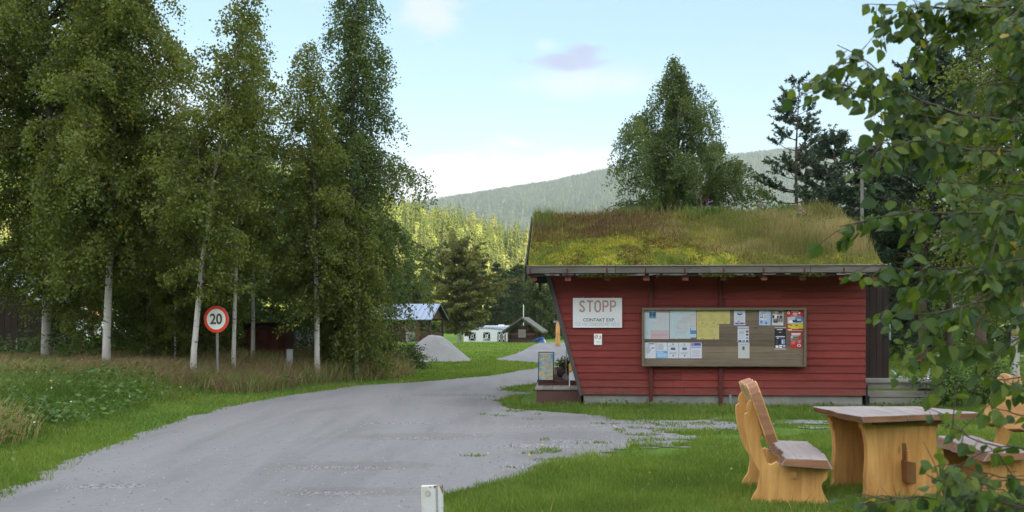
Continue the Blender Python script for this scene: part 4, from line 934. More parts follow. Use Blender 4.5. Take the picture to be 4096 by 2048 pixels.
paper('flyer', 'cream sheet with one tiny picture below the white FAGERDALEN flyer', 'flyer', 2952.5, 1370.3, 2998, 1433, 'cream_paper', [(.36, .24, .59, .40, 'photo_blue'), (.36, .38, .59, .48, 'tan'), (.42, .28, .50, .44, 'photo_dark')] + lines(.2, .85, .55, .82, 5, 'paper_grey'), text=(('Tour nordisk', .10, .48, .13, 'violet'),))
paper('flyer', 'pale blue patterned flyer left of the choir poster', 'flyer', 3036.5, 1238, 3082.5, 1301.3, 'pale_blue', [(.03, .12, .7, .9, 'paper'), (.09, .31, .33, .54, 'photo_blue'), (.12, .34, .28, .46, 'paper'), (.05, .68, .8, .92, 'pale_blue'), (.12, .70, .30, .88, 'photo_blue'), (.55, .78, .68, .92, 'navy'), (.78, .2, .92, .6, 'pale_blue'), (.45, .05, .6, .1, 'photo_blue'), (.82, .05, .95, .12, 'photo_blue')] + lines(.1, .7, .2, .3, 2, 'navy') + lines(.4, .7, .36, .62, 5, 'grey_ink'), tilt=.02)
paper('poster', 'poster with a photo of dark and white dressed singers', 'poster', 3088, 1238, 3133.5, 1301.5, 'paper_grey', [(0, 0, 1, .14, 'grey_ink'), (0, .12, .25, .36, 'tan'), (.55, .10, .9, .3, 'photo_dark'), (.10, .14, .32, .30, 'skin', 1), (.36, .18, .58, .34, 'skin', 1), (.66, .20, .86, .36, 'skin', 1), (.05, .32, .30, .58, 'gloss'), (.02, .36, .22, .56, 'photo_dark'), (.34, .34, .62, .55, 'gloss'), (.42, .38, .60, .56, 'photo_dark'), (.66, .38, .92, .60, 'photo_dark'), (.5, .56, .95, .78, 'tan'), (.12, .58, .5, .84, 'photo_dark'), (.18, .58, .4, .70, 'tan'), (0, .84, 1, 1, 'paper')] + lines(.2, .8, .89, .94, 1, 'grey_ink'), tilt=.015)
paper('poster', 'large red poster with a vehicle photo and a yellow oval', 'poster', 3147.5, 1236, 3214, 1324.5, 'poster_red', [(.04, .36, .98, .66, 'paper_grey'), (.5, .36, .98, .52, 'photo_blue'), (.3, .48, .92, .62, 'photo_dark', 1), (.62, .44, .84, .54, 'pale_blue'), (.1, .50, .35, .64, 'gloss', 1), (.03, .11, .18, .24, 'gloss', 1), (.07, .14, .15, .21, 'poster_red', 1), (.69, .14, .81, .22, 'gloss', 1), (.04, .67, .99, .90, 'poster_yellow', 1), (.7, .67, .99, .88, 'poster_yellow'), (.2, .72, .32, .76, 'photo_dark'), (.52, .71, .66, .76, 'photo_dark'), (.3, .79, .9, .81, 'grey_ink'), (.05, .92, .3, .95, 'gloss'), (.1, .96, .95, .985, 'map_pink')] + [(.08, .03, .92, .055, 'gloss'), (.26, .09, .70, .11, 'gloss'), (.38, .175, .60, .20, 'gloss'), (.32, .215, .68, .235, 'gloss'), (.4, .26, .62, .285, 'gloss'), (.2, .315, .85, .33, 'gloss')])
paper('poster', 'narrow black poster with white print', 'poster', 3098.6, 1309, 3144, 1398, 'poster_black', [(0, 0, 1, .045, 'map_pink'), (0, .95, 1, 1, 'map_pink'), (.2, .09, .7, .12, 'gloss'), (.38, .21, .58, .24, 'paper_grey'), (.1, .41, .9, .44, 'gloss'), (.18, .47, .36, .51, 'gloss', 1), (.4, .46, .85, .52, 'navy'), (.62, .55, .78, .76, 'pale_blue'), (.72, .54, .92, .78, 'violet'), (.64, .58, .70, .72, 'gloss'), (.1, .58, .3, .8, 'photo_dark'), (.08, .82, .34, .92, 'gloss'), (.40, .80, .66, .86, 'gloss'), (.40, .88, .66, .93, 'gloss'), (.72, .82, .96, .86, 'gloss'), (.76, .88, .9, .91, 'paper_grey'), (.2, .37, .45, .39, 'rust'), (.5, .37, .75, .39, 'rust')])
paper('poster', 'small red poster below the large red one', 'poster', 3161.6, 1330.5, 3207.5, 1393, 'poster_red', [(.04, .20, .72, .37, 'paper_grey'), (.2, .23, .72, .36, 'leaf_green'), (.06, .42, .52, .53, 'grey_ink'), (.15, .44, .5, .5, 'photo_dark'), (.60, .74, .92, .90, 'gloss', 1), (.66, .78, .86, .88, 'poster_red', 1), (.70, .76, .80, .84, 'navy'), (.75, .24, .95, .40, 'rust')] + lines(.06, .5, .58, .76, 4, 'map_pink') + lines(.6, .95, .48, .7, 4, 'map_pink') + [(.08, .04, .88, .09, 'gloss'), (.1, .12, .86, .16, 'gloss')], tilt=.01)

# ------------------------------------------------------------------ on the step beside the leaning wall
u, z = K(2183, 1525, 1.0)
mp = hang('picture_map', 'framed colourful picture map leaning on the kiosk step', 'map board', u, 1.0, zs2); mp.rotation_euler = (R(-6), 0, -KT - R(8)); w, h = .285, .545
mb = MB(); mb.box(-w / 2, w / 2, .005, .02, 0, h)
def picture_mat():
    m, t, b = new_mat('illustrated_map_print'); o = obj_co(t); n = t.noise(o, 5.5, 5, .6, 1.0); n2 = t.noise(o, 26, 4, .7, 1.5)
    c = t.ramp(n2, [(.30, (.10, .05, .05)), (.42, (.48, .35, .18)), (.52, (.40, .42, .25)), (.60, (.62, .55, .42)), (.68, (.42, .14, .10))])
    c = t.mix(t.step(n, .50, .54), c, (.13, .33, .58)); t.put(b.inputs['Base Color'], c); b.inputs['Roughness'].default_value = .35; return m
M['picture'] = picture_mat(); mb.build('print', M['picture'], mp)
mb = MB(); f = .016
for x0, x1, z0, z1 in ((-w / 2 - f, w / 2 + f, -f, 0), (-w / 2 - f, w / 2 + f, h, h + f), (-w / 2 - f, -w / 2, .0, h), (w / 2, w / 2 + f, .0, h)): mb.box(x0, x1, 0, .03, z0 + .016, z1 + .016)
mb.build('frame', M['black'], mp, .002)
u, z = K(2243, 1520, 1.35)
lp = hang('log_planter', 'bark-covered log planter on small wooden wheels', 'planter', u + .04, 1.35, zs2); M['log_end'] = wood('cut_log_end', (.24, .18, .13), (.40, .31, .23), 'y', 6, 2); M['bark_log'] = plain('log_bark', (.075, .058, .046), .9, .6, 16, bmp=1.0, bscale=30)
mb = MB(); mb.s = True; mb.tube([(-.16, -.10, .15), (.22, .10, .17)], .105, 14); mb.build('log', M['bark_log'], lp)
mb = MB(); mb.tube([(-.170, -.106, .15), (-.161, -.1005, .15)], .098, 14); mb.build('log_end', M['log_end'], lp)
for x, y in ((-.15, -.17), (.06, -.15), (-.06, .16), (.2, .2)):
    mb = MB(); mb.tube([(x, y, .062), (x - .01, y + .045, .062)], .062, 12); mb.build('wheel', M['log_end'], lp)
mb = MB(); rg = np.random.default_rng(3); n = 500; C = rg.normal(size=(n, 3)) * np.array([.085, .07, .06]) + np.array([.05, .02, .30]); V, Fc = leaf_geo(C, rg.normal(size=(n, 3)) + np.array([0, 0, .6]), rg, .055, .03)
pf = mesh_np('foliage', V, Fc, M['shrub'], rg.random(n) * .8, parent=lp)
C = C[:26] + np.array([0, -.02, .05]); V, Fc = leaf_geo(C, rg.normal(size=(26, 3)), rg, .03, .03); mesh_np('blossom', V, Fc, M['flower'], np.where(rg.random(26) < .6, .03, .98), parent=lp)
u, z = K(2283, 1500, .75)
ib = hang('ice_cream_board', 'white board with a yellow and red patch leaning by the kiosk front', 'sign board', u + .035, .75, zs + .0); colour('sun_yellow', (.75, .42, .03)); ib.rotation_euler = (R(-8), 0, -KT)
mb = MB(); mb.box(-.07, .16, 0, .02, .12, .46); mb.box(-.07, -.05, 0, .02, 0, .12); mb.box(.14, .16, 0, .02, 0, .12); mb.build('panel', M['white'], ib, .003)
mb = MB(); q = [(-.068, .28), (-.01, .33), (.0, .40), (-.02, .46), (-.068, .458)]; mb.prism(q, -.004, -.001); mb.m = 1; mb.prism([(-.068, .268), (-.03, .285), (.005, .33), (-.01, .329), (-.068, .279)], -.005, -.001); mb.build('emblem', [M['sun_yellow'], M['poster_red']], ib)
u, z = K(2259, 1395, 1.2); fl = hang('banner_pole', 'thin white banner strip standing in front of the leaning wall', 'banner', u + .03, 1.2, zs2); mb = MB(); mb.tube([(0, 0, 0), (0, 0, .98)], .009, 8); mb.build('pole', M['steel'], fl)
mb = MB(); mb.add([(0.010, 0, .45), (.055, .0, .47), (.03, .005, .95), (.009, 0, .97), (0.010, .003, .45), (.055, .003, .47), (.03, .008, .95), (.009, .003, .97)], [(0, 1, 2, 3), (7, 6, 5, 4), (0, 4, 5, 1), (1, 5, 6, 2), (2, 6, 7, 3)]); mb.build('cloth', M['white'], fl)
# urn at the porch end
u, z = K(3708, 1515, .8); un = hang('flower_urn', 'white urn of red and yellow flowers on the porch edge', 'flower pot', u, .8, zt)
mb = MB(); mb.s = True; mb.lathe([(.075, 0), (.08, .02), (.04, .05), (.035, .09), (.085, .14), (.10, .20), (.11, .21), (.11, .225), (.09, .225)], 18); mb.build('pot', M['white'], un)
n = 420; C = rg.normal(size=(n, 3)) * np.array([.10, .10, .06]) + np.array([0, 0, .30]); V, Fc = leaf_geo(C, rg.normal(size=(n, 3)) + np.array([0, 0, .8]), rg, .06, .035); mesh_np('foliage', V, Fc, M['shrub'], rg.random(n) * .8, parent=un)
n = 46; C = rg.normal(size=(n, 3)) * np.array([.10, .09, .05]) + np.array([0, -.03, .34]); V, Fc = leaf_geo(C, rg.normal(size=(n, 3)), rg, .05, .05); mesh_np('blossom', V, Fc, M['flower'], np.where(rg.random(n) < .6, .98, .03), parent=un)
u, z = K(3590, 1500, 1.0); sv_ = hang('folded_cloth', 'blue and white cloth rod lying on the porch by the door', 'cloth', u - .02, 1.0, zt + .03); mb = MB(); mb.tube([(-.09, .0, .14), (.0, 0, .05), (.11, 0, .0)], [.016, .026, .02], 8); mb.build('cloth', M['pale_blue'], sv_); mb = MB(); mb.tube([(-.05, -.02, .09), (.03, -.025, .03), (.1, -.02, 0)], .010, 6); mb.build('white_stripe', M['white'], sv_)
# plants growing along the kiosk roof edge: the pole and bare stem behind
mb = MB(); q = P(3448, 870, 24); mb.tube([(q.x, q.y, 0), (q.x, q.y, P(3448, 705, 24).z)], .038, 8); tag(mb.build('wooden_pole', M['grey_z']), 'tall grey wooden pole standing behind the sod roof', 'pole')
st = thing('bare_sapling', 'bare dead sapling stem with stub twigs behind the roof ridge', 'dead tree', (P(2803, 0, 23.5).x, 23.5, 0)); mb = MB(); mb.tube([(0, 0, 0), (.01, 0, 2.5), (0, 0, 4.95)], [.05, .035, .012], 6); mb.build('trunk', M['bark_pine'], st)
mb = MB()
for k in range(16):
    z = 3.2 + k * .1; a = k * 2.4; l = .65 - k * .03; mb.tube([(0, 0, z), (math.cos(a) * l * .6, math.sin(a) * l * .6, z + .15), (math.cos(a) * l, math.sin(a) * l, z + .36)], [.012, .008, .003], 4)
mb.build('limb', M['bark_pine'], st)

# ------------------------------------------------------------------ garden furniture
M['honey'] = wood('oiled_honey_wood', (.42, .185, .048), (.80, .44, .15), 'z', 1.4, 10, rough=.42, spec=.45, tvar=.15)
M['honey_y'] = wood('oiled_back_wood', (.40, .18, .055), (.70, .39, .145), 'y', 1.4, 9, rough=.42, spec=.45, tvar=.15)
M['slab_y'] = wood('weathered_slab', (.20, .155, .140), (.40, .33, .31), 'y', 1.2, 12, rough=.5, spec=.45, tvar=.12)
M['live_edge'] = wood('live_edge', (.15, .065, .036), (.30, .155, .09), 'y', 3, 6, rough=.6, tvar=.2)
M['end_grain'] = wood('sawn_end', (.25, .105, .055), (.42, .205, .115), 'x', 2, 8, rough=.55, tvar=.2, knots=False)
M['dark_peg'] = wood('dark_peg_wood', (.15, .065, .025), (.25, .115, .045), 'z', 2, 10, rough=.4)
def sm_outline(pts, n=3):
    """Catmull-Rom through a closed outline"""
    out = []; m_ = len(pts)
    for i in range(m_):
        p0, p1, p2, p3 = (np.array(pts[(i + k) % m_]) for k in (-1, 0, 1, 2))
        for k in range(n):
            t_ = k / n; out.append(tuple(.5 * (2 * p1 + (p2 - p0) * t_ + (2 * p0 - 5 * p1 + 4 * p2 - p3) * t_ ** 2 + (3 * p1 - p0 - 3 * p2 + p3) * t_ ** 3)))
    return out
ZP = 1082.0
prof_px = [(245, 255), (216, 290), (206, 345), (216, 372), (190, 388), (180, 440), (190, 560), (230, 730), (265, 830), (302, 890), (322, 930), (326, 980), (312, 1060), (300, 1110), (268, 1160), (262, 1245),
           (520, 1250), (760, 1250), (965, 1250), (930, 1170), (893, 1090), (886, 1040), (902, 1008), (932, 980), (940, 930), (938, 872), (760, 866), (520, 850), (485, 832), (452, 850), (420, 858), (390, 830), (352, 720), (332, 640), (334, 590), (344, 566), (320, 470), (292, 370), (264, 262)]
prof = sm_outline([((x - 290) / ZP, (1246 - y) / ZP) for x, y in prof_px], 2)
def make_bench(label, loc, rz):
    t = thing('carved_bench', label, 'bench', loc, rz, 'carved wooden benches at the table')
    for y in (0.0, .92):
        mb = MB(); mb.t = rr.uniform(.4, .7); mb.prism(prof, y, y + .065); mb.build('end_panel', M['honey'], t, .007)
    # seat slab: bevelled bark edges
    mb = MB(); n = 14; ys = np.linspace(-.13, 1.12, n); rg = np.random.default_rng(8)
    for k in range(n):
        pass
    ring = []; wob = rg.normal(size=(n, 2)) * .012
    for k, y in enumerate(ys):
        a, b = wob[k]; ring.append([(.255 + a, .435), (.595 + b, .43), (.645 + b * 1.6, .345), (.225 + a * 1.5, .368)])
    vs = [(p[0], y, p[1]) for y, r_ in zip(ys, ring) for p in r_]; b0 = len(vs)
    top = [(4 * k, 4 * k + 1, 4 * k + 5, 4 * k + 4) for k in range(n - 1)]; bot = [(4 * k + 2, 4 * k + 3, 4 * k + 7, 4 * k + 6) for k in range(n - 1)]
    edge = [(4 * k + 1, 4 * k + 2, 4 * k + 6, 4 * k + 5) for k in range(n - 1)] + [(4 * k + 3, 4 * k, 4 * k + 4, 4 * k + 7) for k in range(n - 1)]
    mb.add(vs, top); mb.m = 1; mb.add(vs, edge + bot); mb.m = 2; mb.add(vs, [(0, 1, 2, 3), tuple(4 * (n - 1) + k for k in (3, 2, 1, 0))])
    import bmesh
    o = mb.build('seat', [M['slab_y'], M['live_edge'], M['end_grain']], t); weld(o, .009)
    # back board with a scalloped upper edge
    mb = MB(); e = Vector((-.325, 0, .946)).normalized(); nrm = Vector((e.z, 0, -e.x)); o0 = Vector((.112, 0, .545))
    out = [(-.085, .0), (.1, .015), (.30, .035), (.5, .0), (.75, .035), (1.0, .01), (1.09, .0), (1.10, .2), (1.09, .40), (1.03, .49), (.92, .50), (.84, .455), (.76, .495), (.64, .535), (.52, .50), (.45, .525), (.35, .54), (.25, .49), (.17, .525), (.06, .545), (-.03, .53), (-.085, .45), (-.095, .2)]
    out = sm_outline(out, 2); mm = len(out)
    vs = [tuple(o0 + e * s_ + nrm * d + Vector((0, l_, 0))) for d in (-.022, .072) for l_, s_ in out]
    mb.add(vs, [tuple(range(mm)), tuple(range(2 * mm - 1, mm - 1, -1))]); mb.m = 1; mb.add(vs, [(i, mm + i, mm + (i + 1) % mm, (i + 1) % mm) for i in range(mm)])
    o = mb.build('backrest', [M['honey_y'], M['end_grain']], t); weld(o, .010)
    mb = MB(); mb.box(.30, .345, -.02, 1.0, .24, .31); mb.build('stretcher', M['honey_y'], t, .006)
    return t
def weld(o, bev):
    import bmesh
    bm = bmesh.new(); bm.from_mesh(o.data); bmesh.ops.remove_doubles(bm, verts=bm.verts, dist=1e-4); bmesh.ops.recalc_face_normals(bm, faces=bm.faces)
    ed = [q for q in bm.edges if len(q.link_faces) == 2 and q.calc_face_angle(0) > R(35)]
    bmesh.ops.bevel(bm, geom=ed, offset=bev, segments=2, affect='EDGES', profile=.6, clamp_overlap=True); bm.to_mesh(o.data); bm.free()
make_bench('carved bench left of the table, seen from its end', (2.117, 8.25, 0), -R(9))
make_bench('carved bench right of the table, partly behind leaves', (4.93, 9.55, 0), R(180) - R(4))
# table
tb = thing('plank_table', 'thick live-edge plank table on two solid panel legs', 'table', (3.0, 8.18, 0), 0)
TZ, TH = .78, .058
Aq, Bq, Dq, Cq = np.array([0, 0.]), np.array([1.19, .345]), np.array([-.125, .97]), np.array([.90, 1.02])
def tp_(s, t_): return (Aq * (1 - s) + Bq * s) * (1 - t_) + (Dq * (1 - s) + Cq * s) * t_
cuts = [(0, .395, 0, .35, 0, -.01), (.402, .59, .357, .66, .018, .012), (.597, 1, .667, 1, -.010, -.03)]
rg = np.random.default_rng(14)
for k, (a0, a1, b0, b1, e0, e1) in enumerate(cuts):
    mb = MB(); n = 9; L = []
    for q in np.linspace(0, 1, n):
        tt = q * (1 + e1 - e0) + e0; l_ = tp_(a0 + (b0 - a0) * q, tt); r_ = tp_(a1 + (b1 - a1) * q, tt)
        if k == 0: l_ = l_ + np.array([rg.normal() * .012, 0])
        if k == 2: r_ = r_ + np.array([rg.normal() * .012, 0])
        il, ir = (.028 if k == 0 else 0.003), (.028 if k == 2 else 0.003)
        L.append([(l_[0], l_[1], TZ), (r_[0], r_[1], TZ), (r_[0] - ir, r_[1] + .01, TZ - TH), (l_[0] + il, l_[1] + .01, TZ - TH)])
    vs = [p for r_ in L for p in r_]
    mb.t = .4 + .1 * k; mb.add(vs, [(4 * i, 4 * i + 1, 4 * i + 5, 4 * i + 4) for i in range(n - 1)]); mb.m = 1
    mb.add(vs, [f_ for i in range(n - 1) for f_ in ((4 * i + 1, 4 * i + 2, 4 * i + 6, 4 * i + 5), (4 * i + 3, 4 * i, 4 * i + 4, 4 * i + 7), (4 * i + 2, 4 * i + 3, 4 * i + 7, 4 * i + 6))]); mb.m = 2
    mb.add(vs, [(0, 1, 2, 3), tuple(4 * (n - 1) + i for i in (3, 2, 1, 0))]); o = mb.build('tabletop_plank', [M['slab_y'], M['live_edge'], M['end_grain']], tb); weld(o, .007)
ew = Vector((.985, .17, 0)).normalized(); el = Vector((-.12, .99, 0)).normalized()
def leg_panel(px0, px1, Y, wob, wname):
    x0 = (px0 - 2048) / F * Y - 3.0; x1 = (px1 - 2048) / F * Y - 3.0; W = (x1 - x0) / ew.x
    out = sm_outline([(0.015, -.03), (.012, .10), (.010, .22), (.022, .36), (.02, .5), (-.005, .62), (-.015, .718), (W * .5, .719), (W - .04, .718), (W - .045, .6), (W - .04, .45), (W - .02, .28), (W + .0, .12), (W + .015, -.03), (W * .6, -.03), (W * .3, -.03)], 2)
    out = [(a, min(b, .719)) for a, b in out]
    mb = MB(); mb.T = Matrix((( ew.x, el.x, 0, x0), (ew.y, el.y, 0, Y - 8.18), (0, 0, 1, 0), (0, 0, 0, 1))); mb.t = .5; mb.prism(out, 0, .075); return mb.build('leg', M['honey'], tb, .008), mb.T, W
lg, T1, W1 = leg_panel(3462, 3790, 8.42, 0, '')
leg_panel(3332, 3640, 9.00, 0, '')
for y0, y1 in ((-.05, .12), (.62, .75)): mb = MB(); mb.T = T1; mb.box(.06, W1, y0, y1, .68, .7205); mb.build('batten', M['dark_peg'], tb, .004)
mb = MB(); mb.T = T1; mb.box(.385, .425, -.008, .9, .28, .36); mb.build('stretcher', M['honey_y'], tb, .004)
mb = MB(); mb.T = T1; s_ = .4642 / 452
def q_(x, y): return ((x - 555) * s_ + .0, (1245 - y) * s_ * .94)
def pr(pts, y0, y1): mb.prism([q_(*p) for p in pts], y0, y1)
pr([(890, 868), (984, 884), (986, 1070), (975, 1080), (912, 1076), (900, 1060)], -.085, -.001); mb.build('tenon', M['dark_peg'], tb, .004)
mb = MB(); mb.T = T1; pr([(898, 715), (934, 716), (946, 778), (934, 785), (930, 886), (902, 884)], -.004, .002); mb.build('slot', [M['dark_peg']], tb); mb = MB(); mb.T = T1; pr([(930, 782), (958, 776), (960, 888), (932, 888)], -.040, -.005); mb.build('wedge', [M['honey']], tb, .002); mb = MB(); mb.T = T1; pr([(942, 1078), (968, 1076), (964, 1165), (948, 1165)], -.05, -.006); mb.build('wedge', [M['honey']], tb, .002)

# ------------------------------------------------------------------ white steel post at the road edge
def rusty():
    m, t, b = new_mat('rusty_white_paint'); o = obj_co(t); n = t.noise(o, 24, 5, .7); z = t.n('ShaderNodeSeparateXYZ', {0: o}); edge = t.m('ADD', n, t.m('MULTIPLY', t.step(z.outputs[0], .025, .052), .16))
    edge = t.m('ADD', edge, t.m('MULTIPLY', t.step(z.outputs[2], .79, .835), .14)); n2 = t.noise(o, 7, 4)
    c = t.mix(t.step(n2, .4, .75), (.70, .70, .70), (.60, .52, .38)); c = t.mix(t.step(edge, .66, .72), c, (.16, .055, .022)); t.put(b.inputs['Base Color'], c); b.inputs['Roughness'].default_value = .6; bump(t, b, edge, .4, .004); return m
M['rusty'] = rusty()
bo = thing('steel_post', 'short white steel post with rust spots beside the gravel', 'bollard', ((1745 - 2048) / F * 4.45, 4.45, 0), 0); bo.rotation_euler = (R(1), R(-1.4), R(-5))
mb = MB(); mb.add(*(lambda o_: o_)(([(x, y, z) for z in (-.2, .83) for x, y in ((-.050, 0), (.018, 0), (.022, .018), (.026, .018), (.030, .002), (.050, .004), (.050, .030), (-.050, .030))], [tuple(range(7, -1, -1)), tuple(range(8, 16))] + [(i, (i + 1) % 8, 8 + (i + 1) % 8, 8 + i) for i in range(8)])))
mb.build('channel', M['rusty'], bo, .002)
mb = MB(); n = 24; ri, ro = .0085, .0115
vs = [(-.018 + r_ * math.cos(a), y, .795 + r_ * 1.12 * math.sin(a)) for y in (-.0015, .001) for r_ in (ri, ro) for a in np.linspace(0, 6.2832, n, endpoint=False)]
fs = [(k, (k + 1) % n, n + (k + 1) % n, n + k) for k in range(n)]; mb.add(vs, fs + [(n + k, n + (k + 1) % n, 3 * n + (k + 1) % n, 3 * n + k) for k in range(n)]); mb.build('plug_ring', M['steel'], bo)

# ------------------------------------------------------------------ speed limit sign
Ys = 21.5; sx_ = (865 - 2048) / F * Ys; sp = thing('speed_sign', 'round red-rimmed speed limit sign reading 20 on a grey post', 'road sign', (sx_, Ys, zg(sx_, Ys)), R(-12)); zc = EYE - (1277 - HZ) / F * Ys - zg(sx_, Ys); rad = 54 / F * Ys
M['sign_red'] = plain('retroreflective_red', (.85, .06, .03), .35, .04, 4); M['sign_white'] = plain('retroreflective_white', (.90, .91, .84), .35, .03, 4)
def disc(mb, r0, r1, y, zc, n=48):
    vs = [(r_ * math.cos(a), y, zc + r_ * math.sin(a)) for r_ in (r0, r1) for a in np.linspace(0, 6.2832, n, endpoint=False)]
    if r0 == 0: mb.add(vs[n:], [tuple(range(n))])
    else: mb.add(vs, [(k, (k + 1) % n, n + (k + 1) % n, n + k) for k in range(n)])
mb = MB(); mb.tube([(0, .0, zc), (0, .02, zc)], rad, 48); mb.build('plate', M['steel'], sp)
mb = MB(); disc(mb, rad * .765, rad, -.004, zc); mb.build('red_rim', M['sign_red'], sp)
mb = MB(); disc(mb, 0, rad * .765, -.003, zc); mb.build('white_field', M['sign_white'], sp)
mb = MB(); put_text(mb, '20', .325, -.003, zc - .005, -.006, .010, .93); mb.build('numeral', M['ink'], sp)
mb = MB(); mb.tube([(0, .05, -.4), (0, .05, zc + .15)], .030, 12); mb.build('post', M['grey_z'], sp)

# ------------------------------------------------------------------ crushed stone heap
hx, hy = (1742 - 2048) / F * 38.3, 38.4
def heap_z(a, b):
    r1 = np.sqrt(((a + .05) / 1.55) ** 2 + (b / 1.25) ** 2); m_ = 1.32 * np.clip(1 - r1, 0, 1) ** .95; m_ = 1.06 - np.log1p(np.exp((1.06 - m_) * 14)) / 14; m_ = np.maximum(m_, 0)
    r2 = np.sqrt(((a + .78) / .95) ** 2 + ((b + .1) / 1.0) ** 2); m_ = np.maximum(m_, .66 * np.clip(1 - r2, 0, 1) ** .85)
    return m_ + .11 * (fbm(a * 3.5, b * 3.5, 81, 5) - .5) * (m_ > .01) - .04
V, Fc = grid(np.linspace(-1.9, 1.85, 110), np.linspace(-1.4, 1.4, 90), heap_z); o = mesh_np('gravel_heap', V, Fc, M['heap'], smooth_=True); o.location = (hx, hy, zg(hx, hy)); tag(o, 'grey heap of crushed stone on the lawn beside the road', 'gravel heap')

# ------------------------------------------------------------------ log cabin with a metal roof
M['log'] = wood('old_log', (.040, .024, .017), (.13, .070, .042), 'x', 1.0, 6, rough=.85, tvar=.6)
M['log_red'] = wood('red_brown_board', (.065, .030, .019), (.125, .058, .035), 'z', 1.5, 8, rough=.8, tvar=.5)
M['tin'] = plain('tin_roof', (.25, .30, .40), .45, .12, 1.5, metal=.2)
M['windowdark'] = plain('dark_glass', (.012, .014, .016), .12, .2, 3, spec=.6)
cb = thing('log_cabin', 'old log cabin with a shiny metal roof and porch beyond the gravel heap', 'cabin', at(1672, 81), R(-14))
mb = MB(); mb.s = True
for k in range(9):
    mb.t = rr.uniform(.05, 1); z = .22 + k * .21
    for y in (0, 3.4): mb.tube([(-6.2, y, z), (-1.15, y, z)], .115, 8)
    mb.t = rr.uniform(.05, .9); mb.tube([(-1.25, -.2, z + .1), (-1.25, 3.6, z + .1)], .115, 8)
mb.build('log_wall', M['log'], cb)
mb = MB()
for k in range(5): mb.t = rr.uniform(.2, 1); mb.box(-1.13 + k * .22, -1.13 + k * .22 + .214, -.16, -.11, .1 if k else -.1, 2.02)
mb.box(-1.13, -.03, -.10, .0, .1, 2.0); mb.build('entrance_panel', M['log_red'], cb)
mb = MB(); mb.t = .5; mb.box(-1.02, -.20, -.22, -.17, .02, .92); mb.build('half_door', M['grey_z'], cb)
for x in (-1.24, .06): mb = MB(); mb.t = .8; mb.box(x - .09, x + .09, -.20, -.02, -.2, 2.02); mb.build('door_post', M['log_red'], cb)
for x, y in ((1.05, -.05), (1.05, 3.4)): mb = MB(); mb.t = .2; mb.box(x - .08, x + .08, y, y + .16, -.2, 2.05); mb.build('porch_post', M['log_red'], cb)
mb = MB(); mb.t = .3; mb.box(.16, .97, -.06, -.02, .1, .82); mb.box(1.02, 1.07, .12, 3.38, .1, .82); mb.build('railing', M['log_red'], cb)
mb = MB(); mb.box(-6.2, 1.1, -.3, 3.6, -.3, .08); mb.build('floor_sill', M['grey_x'], cb)
def gable(name, pts, mat, x0, x1): mb = MB(); mb.prism(pts, x0, x1, 'yz'); mb.t = .2; mb.build(name, mat, cb)
gable('gable', [(-.15, 2.02), (3.55, 2.02), (1.7, 3.2)], M['log'], 1.0, 1.08); gable('gable', [(-.15, 2.02), (3.55, 2.02), (1.7, 3.2)], M['log'], -6.2, -6.1)
mb = MB(); 
for y0, y1 in ((-.62, 1.7), (4.02, 1.7)):
    mb.hexa([(-6.6, y0, 1.95), (1.45, y0, 1.95), (1.45, y1, 3.30), (-6.6, y1, 3.30), (-6.6, y0, 2.01), (1.45, y0, 2.01), (1.45, y1, 3.36), (-6.6, y1, 3.36)])
roof_c = mb.build('roof', M['tin'], cb)
mb = MB()
for y0, y1 in ((-.60, 1.7), (4.0, 1.7)): mb.hexa([(-6.58, y0, 1.90), (1.43, y0, 1.90), (1.43, y1, 3.25), (-6.58, y1, 3.25), (-6.58, y0, 1.945), (1.43, y0, 1.945), (1.43, y1, 3.295), (-6.58, y1, 3.295)])
mb.build('lining', M['brownwood'], roof_c)
mb = MB()
for k in range(17): x = -6.5 + k * .49; mb.hexa([(x, -.63, 2.012), (x + .03, -.63, 2.012), (x + .03, 1.69, 3.362), (x, 1.69, 3.362), (x, -.63, 2.04), (x + .03, -.63, 2.04), (x + .03, 1.69, 3.39), (x, 1.69, 3.39)])
mb.build('standing_seam', M['tin'], roof_c)
wl = thing('wagon_wheel', 'spoked wagon wheel hung on the log cabin front', 'wheel', cb.matrix_world @ Vector((0, 0, 0)), R(-14))
bpy.context.view_layer.update(); wl.location = cb.matrix_world @ Vector((-.62, -.24, 1.38)); n = 24; mb = MB(); mb.tube([(.46 * math.cos(a), 0, .46 * math.sin(a)) for a in np.linspace(0, 6.2832, n + 1)], .032, 6, False); mb.build('rim', M['grey_z'], wl)
mb = MB(); 
for k in range(10): a = k * .6283; mb.tube([(0, 0, 0), (.45 * math.cos(a), 0, .45 * math.sin(a))], .020, 5)
mb.build('spokes_hub', M['grey_z'], wl)
